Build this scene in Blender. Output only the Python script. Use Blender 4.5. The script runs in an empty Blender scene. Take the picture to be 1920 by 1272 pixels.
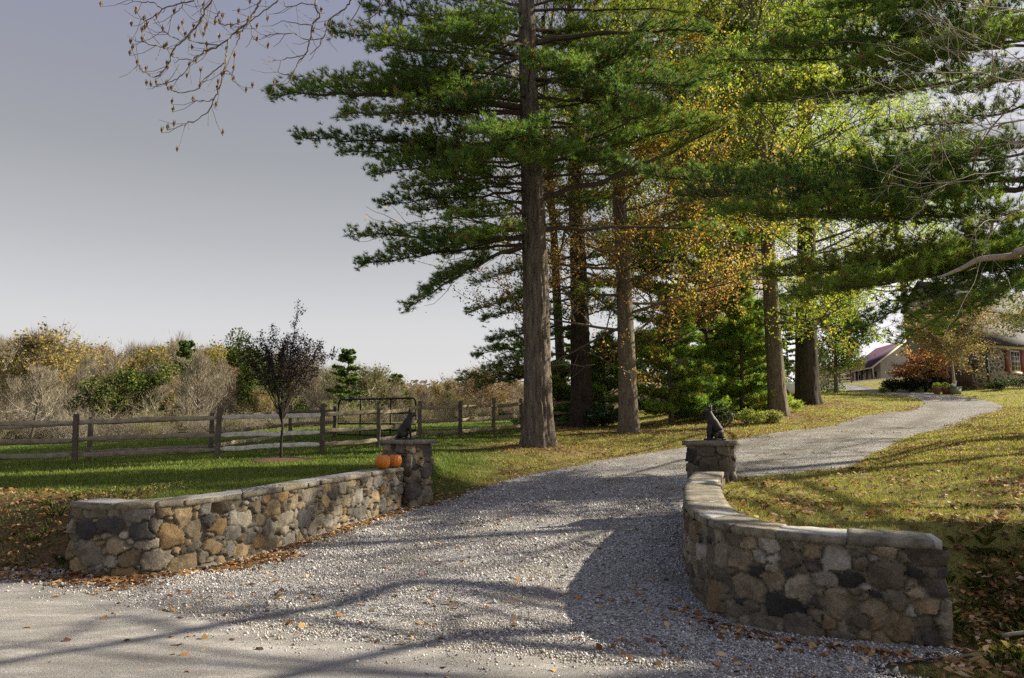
import bpy, math, random
import numpy as np
from mathutils import Vector

sc = bpy.context.scene
# ---------------------------------------------------------------- camera
FPX = 1400.0
PITCH = math.atan(149.0 / 1400.0)
CH = 1.65
cam = bpy.data.cameras.new("camera")
cam.sensor_width = 36.0
cam.lens = FPX / 1920 * 36.0
cam.clip_start = 0.1
cam.clip_end = 4000
camo = bpy.data.objects.new("camera", cam)
camo.location = (0, 0, CH)
camo.rotation_euler = (math.radians(90) + PITCH, 0, 0)
sc.collection.objects.link(camo)
sc.camera = camo
# ---------------------------------------------------------------- light
SUN_EL = math.radians(30.5)
SX, SY = 0.943, 0.333
SUNV = (SX * math.cos(SUN_EL), SY * math.cos(SUN_EL), math.sin(SUN_EL))
SHX, SHY = -SX / math.tan(SUN_EL), -SY / math.tan(SUN_EL)      # shadow shift per metre of height
sun = bpy.data.lights.new("sun", 'SUN')
sun.energy = 5.0
sun.angle = math.radians(0.53)
sun.color = (1.0, 0.91, 0.74)
suno = bpy.data.objects.new("sun", sun)
suno.rotation_euler = Vector(SUNV).to_track_quat('Z', 'Y').to_euler()
suno.location = (40, 14, 30)
sc.collection.objects.link(suno)

world = bpy.data.worlds.new("World")
sc.world = world
world.use_nodes = True
wn = world.node_tree
wn.nodes.clear()
def N(t, kind, **kw):
    n = t.nodes.new(kind)
    for k, v in kw.items():
        setattr(n, k, v)
    return n
def ramp(t, stops, src=None, interp='LINEAR'):
    r = t.nodes.new('ShaderNodeValToRGB')
    cr = r.color_ramp
    cr.interpolation = interp
    while len(cr.elements) > 1:
        cr.elements.remove(cr.elements[-1])
    cr.elements[0].position = stops[0][0]
    cr.elements[0].color = (*stops[0][1], 1)
    for p, c in stops[1:]:
        e = cr.elements.new(p)
        e.color = (*c, 1)
    if src is not None:
        t.links.new(src, r.inputs[0])
    return r
def mixc(t, fac, a, b, blend='MIX'):
    m = t.nodes.new('ShaderNodeMix')
    m.data_type = 'RGBA'
    m.blend_type = blend
    for i, v in ((0, fac), (6, a), (7, b)):
        if isinstance(v, (int, float)):
            m.inputs[i].default_value = v
        elif isinstance(v, tuple):
            m.inputs[i].default_value = (*v, 1) if len(v) == 3 else v
        else:
            t.links.new(v, m.inputs[i])
    return m.outputs[2]
def mth(t, op, a, b=None, c=None, clamp=False):
    m = t.nodes.new('ShaderNodeMath')
    m.operation = op
    m.use_clamp = clamp
    for i, v in enumerate((a, b, c)):
        if v is None:
            continue
        if isinstance(v, (int, float)):
            m.inputs[i].default_value = v
        else:
            t.links.new(v, m.inputs[i])
    return m.outputs[0]
sky = N(wn, 'ShaderNodeTexSky', sky_type='NISHITA')
sky.sun_disc = False
sky.sun_elevation = SUN_EL
sky.sun_rotation = math.atan2(SX, SY)
sky.air_density = 1.0
sky.dust_density = 1.5
hsv = N(wn, 'ShaderNodeHueSaturation')
hsv.inputs['Saturation'].default_value = 0.55
wn.links.new(sky.outputs[0], hsv.inputs['Color'])
geo = N(wn, 'ShaderNodeTexCoord')
sep = N(wn, 'ShaderNodeSeparateXYZ')
wn.links.new(geo.outputs['Generated'], sep.inputs[0])
grad = ramp(wn, [(0.0, (3.3, 3.18, 3.2)), (0.12, (2.85, 2.77, 2.8)), (0.22, (1.98, 1.96, 1.98)), (0.32, (1.42, 1.41, 1.45)),
                 (0.42, (1.22, 1.23, 1.48)), (0.54, (1.08, 1.13, 1.72)), (1.0, (.95, 1.15, 2.0))], sep.outputs['Z'])
base = mixc(wn, 0.85, hsv.outputs[0], grad.outputs[0])
cl = N(wn, 'ShaderNodeTexNoise')
cl.inputs['Scale'].default_value = 7.0
cl.inputs['Detail'].default_value = 6.0
mp = N(wn, 'ShaderNodeMapping')
mp.inputs['Scale'].default_value = (1, 1, 2.6)
wn.links.new(geo.outputs['Generated'], mp.inputs[0])
wn.links.new(mp.outputs[0], cl.inputs[0])
cm = ramp(wn, [(0.38, (0, 0, 0)), (0.62, (1, 1, 1))], cl.outputs[0])
side = mth(wn, 'MULTIPLY_ADD', sep.outputs['X'], 4.0, -0.35, clamp=True)
cf = mth(wn, 'MULTIPLY', cm.outputs[0], side)
cf = mth(wn, 'MULTIPLY', cf, 0.85)
base = mixc(wn, cf, base, (5.2, 5.0, 5.6))
bg = N(wn, 'ShaderNodeBackground')
bg.inputs['Strength'].default_value = 0.10
wn.links.new(base, bg.inputs['Color'])
wo = N(wn, 'ShaderNodeOutputWorld')
wn.links.new(bg.outputs[0], wo.inputs[0])
sc.view_settings.view_transform = 'Standard'
sc.view_settings.look = 'None'
sc.view_settings.gamma = 1.0
sc.view_settings.exposure = 1.2
sc.render.engine = 'CYCLES'
sc.cycles.max_bounces = 6
sc.cycles.diffuse_bounces = 3
sc.cycles.glossy_bounces = 2
sc.cycles.transmission_bounces = 4
sc.cycles.transparent_max_bounces = 4
sc.cycles.use_denoising = False

rng = np.random.default_rng(11)
random.seed(5)
# ---------------------------------------------------------------- helpers
CP, SP = math.cos(PITCH), math.sin(PITCH)
def ray(px, py):
    u, v = (px - 960) / FPX, (636 - py) / FPX
    return np.array([u, CP - v * SP, SP + v * CP])
def P(px, py, Y):
    d = ray(px, py)
    return np.array([0, 0, CH]) + d * (Y / d[1])
def X(px, Y):
    return P(px, 785, Y)[0]
def tosS(px, py, z=0.0):
    d = ray(px, py)
    t = (z - CH) / d[2]
    return np.array([d[0] * t, d[1] * t, z])
def unit(v):
    v = np.asarray(v, float)
    return v / (np.linalg.norm(v, axis=-1, keepdims=True) + 1e-12)
def smooth(x):
    x = np.clip(x, 0, 1)
    return x * x * (3 - 2 * x)

# small value-noise in numpy
_perm = rng.permutation(512)
_val = rng.random(512)
def vnoise(*c):
    c = [np.asarray(a, float) for a in c]
    i = [np.floor(a).astype(int) for a in c]
    f = [smooth(a - b) for a, b in zip(c, i)]
    out = 0
    n = len(c)
    for k in range(1 << n):
        w = 1.0
        h = 0
        for j in range(n):
            b = (k >> j) & 1
            w = w * (f[j] if b else 1 - f[j])
            h = _perm[(h + i[j] + b) & 511]
        out = out + w * _val[h]
    return out
def fbm(*c, o=4):
    s, a, t = 0, 1.0, 0
    for k in range(o):
        s = s + a * vnoise(*[np.asarray(x) * (2 ** k) + 17.3 * k for x in c])
        t += a
        a *= 0.5
    return s / t

# ---- mesh making
def mesh_obj(name, V, faces, mat, parent=None, col=None, smooth_=False, attrs=None, mats=None, midx=None):
    """faces: list of int arrays (n,k)"""
    me = bpy.data.meshes.new(name)
    V = np.ascontiguousarray(V, dtype=np.float32)
    faces = [np.asarray(f, dtype=np.int32) for f in faces if len(f)]
    me.vertices.add(len(V))
    me.vertices.foreach_set('co', V.ravel())
    nl = sum(f.size for f in faces)
    nf = sum(len(f) for f in faces)
    me.loops.add(nl)
    me.polygons.add(nf)
    me.loops.foreach_set('vertex_index', np.concatenate([f.ravel() for f in faces]))
    starts, tot, o = [], [], 0
    for f in faces:
        k = f.shape[1]
        starts.append(o + np.arange(len(f)) * k)
        tot.append(np.full(len(f), k))
        o += f.size
    me.polygons.foreach_set('loop_start', np.concatenate(starts).astype(np.int32))
    me.polygons.foreach_set('loop_total', np.concatenate(tot).astype(np.int32))
    if midx is not None:
        me.polygons.foreach_set('material_index', np.asarray(midx, dtype=np.int32))
    if smooth_:
        me.polygons.foreach_set('use_smooth', np.ones(nf, dtype=bool))
    me.update(calc_edges=True)
    if col is not None:
        a = me.color_attributes.new('col', 'FLOAT_COLOR', 'POINT')
        c = np.ones((len(V), 4), dtype=np.float32)
        c[:, :3] = col
        a.data.foreach_set('color', c.ravel())
    for k, v in (attrs or {}).items():
        a = me.attributes.new(k, 'FLOAT', 'POINT')
        a.data.foreach_set('value', np.asarray(v, dtype=np.float32))
    for m in (mats or [mat]):
        me.materials.append(m)
    o = bpy.data.objects.new(name, me)
    sc.collection.objects.link(o)
    if parent is not None:
        o.parent = parent
    return o

class MB:
    """collects shapes that become one mesh"""
    def __init__(self):
        self.V, self.F, self.C, self.n = [], {}, [], 0
    def add(self, V, F, col=None):
        V = np.asarray(V, float)
        for f in (F if isinstance(F, list) else [F]):
            f = np.asarray(f, int)
            if len(f):
                self.F.setdefault(f.shape[1], []).append(f + self.n)
        self.V.append(V)
        c = np.ones((len(V), 3)) * (0.5 if col is None else np.asarray(col))
        self.C.append(c)
        self.n += len(V)
        return self
    def box(self, c, s, rz=0.0, col=None, R=None):
        c = np.asarray(c, float)
        s = np.asarray(s, float) / 2
        v = np.array([[x, y, z] for x in (-1, 1) for y in (-1, 1) for z in (-1, 1)], float) * s
        if rz:
            ca, sa = math.cos(rz), math.sin(rz)
            v = v @ np.array([[ca, sa, 0], [-sa, ca, 0], [0, 0, 1]])
        if R is not None:
            v = v @ np.asarray(R).T
        f = [[0, 1, 3, 2], [4, 6, 7, 5], [0, 4, 5, 1], [2, 3, 7, 6], [0, 2, 6, 4], [1, 5, 7, 3]]
        return self.add(v + c, np.array(f), col)
    def tube(self, pts, rad, k=6, col=None, caps=True):
        p = np.asarray(pts, float)
        n = len(p)
        r = np.broadcast_to(np.asarray(rad, float), (n,))
        t = np.empty_like(p)
        t[1:-1] = p[2:] - p[:-2]
        t[0] = p[1] - p[0]
        t[-1] = p[-1] - p[-2]
        t = unit(t)
        ref = np.array([0, 0, 1.0]) if abs(t[:, 2]).mean() < 0.8 else np.array([1.0, 0, 0])
        a = unit(np.cross(t, ref))
        b = np.cross(t, a)
        an = np.arange(k) * 2 * math.pi / k
        V = p[:, None] + r[:, None, None] * (np.cos(an)[None, :, None] * a[:, None] + np.sin(an)[None, :, None] * b[:, None])
        V = V.reshape(-1, 3)
        i = np.arange(n - 1)[:, None] * k
        j = np.arange(k)[None]
        j2 = (j + 1) % k
        F = np.stack([i + j, i + j2, i + k + j2, i + k + j], -1).reshape(-1, 4)
        fs = [F]
        if caps and k > 4:
            fs += [np.arange(k)[None, ::-1], (np.arange(k) + (n - 1) * k)[None]]
        return self.add(V, fs, col)
    def grid(self, G, col=None, closed=False):
        """G: (a,b,3)"""
        a, b = G.shape[:2]
        i = np.arange(a - 1)[:, None] * b
        j = np.arange(b if closed else b - 1)[None]
        j2 = (j + 1) % b
        F = np.stack([i + j, i + j2, i + b + j2, i + b + j], -1).reshape(-1, 4)
        c = None if col is None else np.asarray(col).reshape(-1, 3) if np.ndim(col) == 3 else col
        return self.add(G.reshape(-1, 3), F, c)
    def lathe(self, c, prof, k=16, col=None):
        pr = np.asarray(prof, float)
        an = np.arange(k) * 2 * math.pi / k
        G = np.stack([pr[:, 0:1] * np.cos(an), pr[:, 0:1] * np.sin(an), np.repeat(pr[:, 1:2], k, 1)], -1)
        return self.grid(G + np.asarray(c, float), col, True)
    def tris(self, V, col=None):
        V = np.asarray(V, float).reshape(-1, 3)
        return self.add(V, np.arange(len(V)).reshape(-1, 3), col)
    def build(self, name, mat, parent=None, smooth_=False, usecol=True, mats=None, midx=None):
        if not self.V:
            return None
        return mesh_obj(name, np.concatenate(self.V), [np.concatenate(f) for f in self.F.values()], mat,
                        parent, np.concatenate(self.C) if usecol else None, smooth_, mats=mats, midx=midx)

def tag(o, label=None, cat=None, group=None, kind=None):
    if label: o['label'] = label
    if cat: o['category'] = cat
    if group: o['group'] = group
    if kind: o['kind'] = kind
    return o
def thing(name, label, cat, loc=(0, 0, 0), group=None, rz=0.0):
    o = bpy.data.objects.new(name, None)
    o.empty_display_size = 0.3
    sc.collection.objects.link(o)
    o.location = tuple(float(a) for a in loc)
    o.rotation_euler = (0, 0, rz)
    return tag(o, label, cat, group)
def put(o, parent):
    """world-space mesh put under an Empty that is only translated (and turned)"""
    if o is None: return o
    o.parent = parent
    from mathutils import Matrix
    m = Matrix.Translation(parent.location) @ Matrix.Rotation(parent.rotation_euler.z, 4, 'Z')
    inv = m.inverted()
    o.data.transform(inv)
    return o

# ---- materials
def newmat(name):
    m = bpy.data.materials.new(name)
    m.use_nodes = True
    t = m.node_tree
    t.nodes.clear()
    out = t.nodes.new('ShaderNodeOutputMaterial')
    b = t.nodes.new('ShaderNodeBsdfPrincipled')
    t.links.new(b.outputs[0], out.inputs[0])
    return m, t, b, out
def tex(t, scale, detail=4, rough=0.6, coord='Object', mapping=None, kind='noise'):
    tc = t.nodes.new('ShaderNodeTexCoord')
    src = tc.outputs[coord]
    if mapping:
        mp = t.nodes.new('ShaderNodeMapping')
        mp.inputs['Scale'].default_value = mapping
        t.links.new(src, mp.inputs[0])
        src = mp.outputs[0]
    if kind == 'noise':
        n = t.nodes.new('ShaderNodeTexNoise')
        n.inputs['Detail'].default_value = detail
        n.inputs['Roughness'].default_value = rough
    else:
        n = t.nodes.new('ShaderNodeTexVoronoi')
    n.inputs['Scale'].default_value = scale
    t.links.new(src, n.inputs['Vector'])
    return n
def bump(t, b, h, strength=0.5, dist=0.02):
    bm = t.nodes.new('ShaderNodeBump')
    bm.inputs['Strength'].default_value = strength
    bm.inputs['Distance'].default_value = dist
    t.links.new(h, bm.inputs['Height'])
    t.links.new(bm.outputs[0], b.inputs['Normal'])
def simple(name, c1, c2=None, scale=8, rough=0.85, metal=0.0, bmp=0.3, mapping=None, spec=0.3, detail=6, dist=0.01):
    m, t, b, o = newmat(name)
    c2 = c2 or tuple(x * 0.65 for x in c1)
    n = tex(t, scale, detail, mapping=mapping)
    r = ramp(t, [(0.3, c2), (0.7, c1)], n.outputs[0])
    t.links.new(r.outputs[0], b.inputs['Base Color'])
    b.inputs['Roughness'].default_value = rough
    b.inputs['Metallic'].default_value = metal
    b.inputs['Specular IOR Level'].default_value = spec
    if bmp:
        bump(t, b, n.outputs[0], bmp, dist)
    return m
def leafmat(name, trans=0.4, rough=0.6, spec=0.3, tint=(1.25, 1.3, 0.7)):
    m, t, b, out = newmat(name)
    a = t.nodes.new('ShaderNodeAttribute')
    a.attribute_name = 'col'
    t.links.new(a.outputs['Color'], b.inputs['Base Color'])
    b.inputs['Roughness'].default_value = rough
    b.inputs['Specular IOR Level'].default_value = spec
    tr = t.nodes.new('ShaderNodeBsdfTranslucent')
    c = mixc(t, 1.0, a.outputs['Color'], tint, 'MULTIPLY')
    t.links.new(c, tr.inputs[0])
    mx = t.nodes.new('ShaderNodeMixShader')
    mx.inputs[0].default_value = trans
    t.links.new(b.outputs[0], mx.inputs[1])
    t.links.new(tr.outputs[0], mx.inputs[2])
    t.links.new(mx.outputs[0], out.inputs[0])
    return m
def colmat(name, rough=0.9, nscale=20, amt=0.5, bmp=0.5, dist=0.01, mapping=None, spec=0.25):
    """base colour from the 'col' attribute, roughened by noise"""
    m, t, b, o = newmat(name)
    a = t.nodes.new('ShaderNodeAttribute')
    a.attribute_name = 'col'
    n = tex(t, nscale, 8, 0.65, mapping=mapping)
    r = ramp(t, [(0.25, (1 - amt,) * 3), (0.75, (1 + amt * 0.6,) * 3)], n.outputs[0])
    c = mixc(t, 1.0, a.outputs['Color'], r.outputs[0], 'MULTIPLY')
    t.links.new(c, b.inputs['Base Color'])
    b.inputs['Roughness'].default_value = rough
    b.inputs['Specular IOR Level'].default_value = spec
    bump(t, b, n.outputs[0], bmp, dist)
    return m
# ---------------------------------------------------------------- terrain
def crom(pts, per=12):
    p = np.asarray(pts, float)
    q = np.vstack([2 * p[0] - p[1], p, 2 * p[-1] - p[-2]])
    out = []
    for i in range(1, len(q) - 2):
        for k in range(per):
            t = k / per
            a, b, c, d = q[i - 1], q[i], q[i + 1], q[i + 2]
            out.append(0.5 * (2 * b + (c - a) * t + (2 * a - 5 * b + 4 * c - d) * t * t + (3 * b - a - 3 * c + d) * t ** 3))
    out.append(p[-1])
    return np.array(out)
def resample(p, step):
    s = np.concatenate([[0], np.cumsum(np.linalg.norm(np.diff(p, axis=0), axis=1))])
    n = max(2, int(round(s[-1] / step)) + 1)
    t = np.linspace(0, s[-1], n)
    return np.stack([np.interp(t, s, p[:, k]) for k in range(p.shape[1])], 1)

LW = crom([(-4.74, 8.20), (-4.30, 8.00), (-3.80, 8.06), (-3.36, 8.65), (-2.97, 9.74), (-2.54, 11.3), (-1.93, 13.3)])     # front edge, left wall
RW = crom([(2.88, 11.75), (2.42, 10.3), (2.03, 8.8), (1.78, 7.6), (1.72, 6.84), (1.79, 6.34), (2.02, 6.02), (2.45, 5.80), (3.14, 5.58)])
PL = (-1.90, 13.76)       # left pier centre
PR = (3.22, 12.15)        # right pier centre
PIER_RZ = math.radians(-30)

fence_front = [(-150, 18.4), (145, 18.8), (410, 19.2), (605, 20.3), (710, 21.8), (788, 24.5), (863, 25.2), (925, 26.5), (977, 28.0), (1075, 31.0)]
ff_py = [877, 870, 860, 850, 840, 823, 822, 815, 810, 802]
fence_rear = [(-120, 19.8), (170, 20.6), (397, 22.3), (545, 27.0), (627, 28.3)]
fr_py = [882, 865, 850, 826, 822]
UP = []
for (a, d), py in zip(fence_front + fence_rear, ff_py + fr_py):
    UP.append(P(a, py, d))
for px, py, d in [(1010, 845, 22), (1090, 800, 30), (1180, 810, 27), (1460, 775, 31), (1515, 757, 38),
                  (1560, 848, 17.8), (1700, 812, 23.3), (1830, 780, 30), (1865, 765, 36), (1820, 750, 42), (1700, 735, 50), (1650, 722, 58),
                  (1600, 718, 70), (1640, 716, 105), (1560, 722, 85), (1900, 722, 52), (1700, 733, 54), (2200, 720, 52), (1560, 800, 29), (1700, 772, 36), (1730, 752, 42),
                  (1640, 738, 48), (1560, 733, 54), (1450, 733, 60), (1920, 805, 24), (1920, 880, 11.5), (2100, 840, 15), (1480, 738, 46),
                  (1300, 790, 33), (1200, 800, 36), (1100, 790, 45), (1300, 770, 50),
                  (850, 800, 40), (850, 788, 60), (400, 812, 48), (0, 832, 42), (150, 826, 50), (-400, 850, 42), (-700, 900, 25)]:
    UP.append(P(px, py, d))
UP += [np.array(a) for a in [(-5.2, 9.3, .60), (-3.9, 9.0, .62), (-3, 11, .65), (-2.2, 14, .68), (-8, 10, .56), (-12, 13, .5), (-20, 18, .4), (-4, 15, .6),
                             (2.6, 8, .66), (3.2, 6.6, .68), (5, 8, .76), (4.2, 12, .66), (6, 5, .72), (12, 4, 1.0), (12, 10, 1.1), (4, 5.9, .66),
                             (0, 16, .66), (3, 17, .68), (5.5, 15, .8), (0, 10, .6), (0, 5, .5), (0, -10, .3), (20, -5, .8), (-20, 5, .3), (-20, -10, .2),
                             (-40, 60, -1.0), (0, 80, -.4), (-60, 90, -4), (-20, 120, -4), (20, 120, 1), (60, 110, 6), (90, 60, 6), (90, 20, 4), (60, 0, 2),
                             (-90, 40, -2), (-90, 0, 0), (0, 170, -5), (-120, 160, -5), (100, 170, 8), (-60, -40, 0), (60, -40, 1.5)]]
UP = np.array(UP)
def _tps_fit(P3):
    n = len(P3)
    d = np.linalg.norm(P3[:, None, :2] - P3[None, :, :2], axis=2)
    K = np.where(d > 0, d * d * np.log(d + 1e-9), 0) + np.eye(n) * 1.5
    A = np.zeros((n + 3, n + 3))
    A[:n, :n] = K
    A[:n, n] = A[n, :n] = 1
    A[:n, n + 1:] = P3[:, :2]
    A[n + 1:, :n] = P3[:, :2].T
    return np.linalg.solve(A, np.concatenate([P3[:, 2], [0, 0, 0]]))
_w = _tps_fit(UP)
def zup(x, y):
    x = np.asarray(x, float); y = np.asarray(y, float)
    xc = np.clip(x, -120, 110); yc = np.clip(y, -40, 170)
    out = _w[-3] + _w[-2] * xc + _w[-1] * yc
    for p, w in zip(UP, _w):
        r2 = (xc - p[0]) ** 2 + (yc - p[1]) ** 2
        out = out + w * 0.5 * r2 * np.log(r2 + 1e-9)
    # rolling hills far off
    r = np.hypot(x, y)
    far = smooth((r - 170) / 300)
    hill = 14 * fbm(x / 260 + 3, y / 260 + 9, o=3) + 1
    return out * (1 - far) + hill * far
def zlow(x, y):
    return 0.011 * np.clip(y - 8.5, 0, None) ** 1.35 - 0.015 * np.clip(6 - y, 0, 8) * 0
# outline of the sunk ground (public road and mouth of the drive)
DL = crom([(-1.42, 13.5), (-1.0, 14.5), (-.45, 16.2), (0.6, 18.0), (2.7, 20.6), (5.0, 22.4), (8.2, 24.8), (12.4, 29), (19, 36), (23.0, 42), (23.6, 48), (23.2, 54), (23.5, 60), (26, 72), (30, 90)])
DR = crom([(2.95, 12.2), (3.7, 12.9), (5.0, 14.4), (7.6, 17.8), (12.3, 23.3), (18.6, 30), (23.6, 36), (26.2, 42), (26.8, 50), (27.2, 58), (29.5, 72), (36, 90)])
lw_in = LW + np.array([-0.10, 0.03])
rw_in = RW + np.array([0.10, 0.03])
LOWP = np.vstack([[(-60, 33), (-30, 19.3), (-12, 11.1), (-6.5, 8.75), (-5.3, 8.36), (-4.9, 8.25)], lw_in, DL[:70:6], DR[:60:6][::-1][:], rw_in[:], [(3.3, 5.35), (2.4, 5.15), (3.0, 4.6), (4.2, 3.9), (12, 0.2), (60, -22), (60, -60), (-60, -60)]])
def sdist(x, y, poly):
    """signed distance to polygon, negative inside"""
    x = np.asarray(x, float); y = np.asarray(y, float)
    d = np.full(x.shape, 1e9)
    ins = np.zeros(x.shape, bool)
    n = len(poly)
    for i in range(n):
        ax, ay = poly[i]; bx, by = poly[(i + 1) % n]
        dx, dy = bx - ax, by - ay
        l2 = dx * dx + dy * dy + 1e-12
        t = np.clip(((x - ax) * dx + (y - ay) * dy) / l2, 0, 1)
        d = np.minimum(d, np.hypot(x - ax - t * dx, y - ay - t * dy))
        c = ((ay > y) != (by > y)) & (x < (bx - ax) * (y - ay) / (by - ay + 1e-12) + ax)
        ins ^= c
    return np.where(ins, -d, d)
pick = lambda A, n: A[np.linspace(0, len(A) - 1, n).round().astype(int)]
def bank_w(x, y):
    """how wide the bank is: sharp behind the walls"""
    nl = smooth((-x - 4.72) / 0.3)
    nr = np.maximum(smooth((x - 3.2) / 0.4) * smooth((7.5 - y) / 1.5), smooth((5.62 - y) / .15) * smooth((x - 2.0) / .3))
    nd = smooth((y - 12.6) / 1.2) * smooth((x + 2.0) / 0.5)
    w = 0.22 + 1.25 * nl + 3.4 * nr
    return np.maximum(w, 0.22 + 2.3 * nd)
def ground(x, y, rough=True):
    x = np.asarray(x, float); y = np.asarray(y, float)
    zu = zup(x, y)
    zl = zlow(x, y)
    near = smooth((y - 14) / 12)
    zl = zl * (1 - near) + np.minimum(zu, zu) * near
    d = sdist(x, y, LOWP)
    m = smooth(d / bank_w(x, y) + 0.02)
    z = zl + (zu - zl) * m
    if rough:
        z = z + 0.05 * (fbm(x * .9, y * .9, o=3) - .5) * smooth(d / 0.6) + 0.018 * (fbm(x * 5, y * 5, o=3) - .5)
    # mound of needles at the big pine
    rr = np.hypot(x - TX, y - 22)
    z = z + 0.16 * np.exp(-(rr / 1.3) ** 2)
    return z
TX = X(1010, 22)
def gz(x, y):
    return float(ground(np.array([x]), np.array([y]))[0])

def axis_(lo, a, b, hi, step, g):
    mid = np.arange(a, b + 1e-6, step)
    up, s, v = [], step, b
    while v < hi:
        s *= g; v += s; up.append(v)
    dn, s, v = [], step, a
    while v > lo:
        s *= g; v -= s; dn.append(v)
    return np.array(dn[::-1] + list(mid) + up)
xs = axis_(-900, -7.5, 7.5, 900, 0.06, 1.045)
ys = axis_(-60, 3.6, 15.5, 1400, 0.06, 1.04)
GX, GY = np.meshgrid(xs, ys, indexing='ij')
GZ = ground(GX, GY)
dlow = sdist(GX, GY, LOWP)
# region weights
def seg_d(x, y, poly):
    d = np.full(np.shape(x), 1e9)
    for (ax, ay), (bx, by) in zip(poly[:-1], poly[1:]):
        dx, dy = bx - ax, by - ay
        t = np.clip(((x - ax) * dx + (y - ay) * dy) / (dx * dx + dy * dy + 1e-12), 0, 1)
        d = np.minimum(d, np.hypot(x - ax - t * dx, y - ay - t * dy))
    return d
def lushness(x, y):
    """1 = green lawn on the left and in the field, 0 = yellowing lawn on the right"""
    return smooth((-x + 0.2 + 0.10 * (y - 13)) / 2.5)
def duff(x, y):
    """brown needles and leaves under the trees and on banks"""
    d = 0
    for tx, ty, r in [(TX, 22, 2.6), (X(1090, 30), 30, 3.5), (X(1180, 27), 27, 3.2), (X(1300, 31), 31, 4), (X(1460, 31), 31, 2.2), (X(1515, 38), 38, 3)]:
        d = np.maximum(d, np.exp(-(((x - tx) / r) ** 2 + ((y - ty) / (r * .7)) ** 2)))
    bl = smooth((-x - 4.7) / .2) * smooth((1.55 - np.abs(sdist(x, y, LOWP) - .75)) / .5) * (x > -14)
    br = smooth((x - 3.1) / .4) * smooth((2.0 - sdist(x, y, LOWP)) / .8) * (y < 6.5)
    bp = np.exp(-(np.maximum(seg_d(x, y, DL[:60]), 0) / .9) ** 2) * .75
    return np.clip(np.maximum.reduce([d * 1.1, bl, br * .9, bp]), 0, 1)
def straw(x, y):
    return np.maximum(smooth((y - 42 - 0.12 * np.clip(x, -40, 0)) / 10) * smooth((-x + 6) / 6), smooth((y - 72) / 20))

m_ground, t, b, out = newmat('ground')
at = {}
for k in ('lush', 'duff', 'dirt', 'far'):
    a = t.nodes.new('ShaderNodeAttribute'); a.attribute_name = k; at[k] = a.outputs['Fac']
n1 = tex(t, 1.3, 6); n2 = tex(t, 28, 8, .7); n3 = tex(t, 90, 4, .7)
lush = ramp(t, [(0.3, (.022, .050, .008)), (0.55, (.055, .115, .014)), (0.8, (.11, .15, .028))], n2.outputs[0])
dry = ramp(t, [(0.25, (.12, .10, .035)), (0.5, (.25, .23, .065)), (0.75, (.36, .29, .12))], n2.outputs[0])
brown = ramp(t, [(0.25, (.05, .033, .018)), (0.5, (.17, .105, .05)), (0.78, (.31, .21, .11))], n2.outputs[0])
soil = ramp(t, [(0.3, (.03, .024, .018)), (0.7, (.12, .095, .07))], n2.outputs[0])
farc = ramp(t, [(0.3, (.085, .075, .05)), (0.6, (.15, .125, .085)), (0.8, (.12, .12, .05))], n1.outputs[0])
lw = mth(t, 'ADD', at['lush'], mth(t, 'MULTIPLY_ADD', n1.outputs[0], .5, -.25), clamp=True)
c = mixc(t, lw, dry.outputs[0], lush.outputs[0])
dw = mth(t, 'ADD', at['duff'], mth(t, 'MULTIPLY_ADD', n1.outputs[0], 1.0, -.55), clamp=True)
c = mixc(t, dw, c, brown.outputs[0])
c = mixc(t, at['dirt'], c, soil.outputs[0])
c = mixc(t, at['far'], c, farc.outputs[0])
t.links.new(c, b.inputs['Base Color'])
b.inputs['Roughness'].default_value = 1.0
b.inputs['Specular IOR Level'].default_value = 0.1
hh = mth(t, 'ADD', n2.outputs[0], n3.outputs[0])
bump(t, b, hh, 0.8, 0.05)

V = np.stack([GX, GY, GZ], -1).reshape(-1, 3)
a_, b_ = GX.shape
i = np.arange(a_ - 1)[:, None] * b_; j = np.arange(b_ - 1)[None]
F = np.stack([i + j, i + b_ + j, i + b_ + j + 1, i + j + 1], -1).reshape(-1, 4)
x_, y_ = V[:, 0], V[:, 1]
dl = sdist(x_, y_, LOWP)
o = mesh_obj('ground', V, [F], m_ground, smooth_=True,
             attrs={'lush': lushness(x_, y_), 'duff': duff(x_, y_), 'dirt': smooth(1 - (dl + .1) / .3) * (y_ < 16), 'far': straw(x_, y_)})
tag(o, kind='structure')

# ---- sheets laid over the ground: gravel drive, then the paved road
def asphalt_edge(x):
    """y of the far edge of the paved road"""
    return 5.33 - 0.415 * x + 0.10 * np.sin(x * 1.1 + .4) + .08 * (x < -2) * np.clip(-x - 2, 0, 3)
def sheet(name, L, R, nx, dz, mat, attrs_fn=None, ragged=.12, kind='structure'):
    """a strip between two curves draped on the ground"""
    n = len(L)
    u = np.linspace(0, 1, nx)[None, :, None]
    G = L[:, None] * (1 - u) + R[:, None] * u
    return G
m_gravel, t, b, out = newmat('gravel_surface')
v1 = tex(t, 52, kind='voronoi'); v2 = tex(t, 16, kind='voronoi'); g1 = tex(t, 1.1, 5, .65); g2 = tex(t, 60, 5, .7)
st = ramp(t, [(0.0, (.05, .048, .046)), (0.25, (.14, .132, .125)), (0.5, (.30, .29, .28)), (0.75, (.46, .445, .42)), (1.0, (.68, .65, .61))])
sc1 = t.nodes.new('ShaderNodeSeparateColor'); t.links.new(v1.outputs['Color'], sc1.inputs[0]); t.links.new(sc1.outputs[0], st.inputs[0])
fines = ramp(t, [(.3, (.10, .088, .072)), (.7, (.26, .232, .195))], g2.outputs[0])
wt = ramp(t, [(.42, (0, 0, 0)), (.60, (1, 1, 1))], g1.outputs[0])
fa = t.nodes.new('ShaderNodeAttribute'); fa.attribute_name = 'fine'
wf = mth(t, 'MULTIPLY_ADD', wt.outputs[0], .55, fa.outputs['Fac'], clamp=True)
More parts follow.
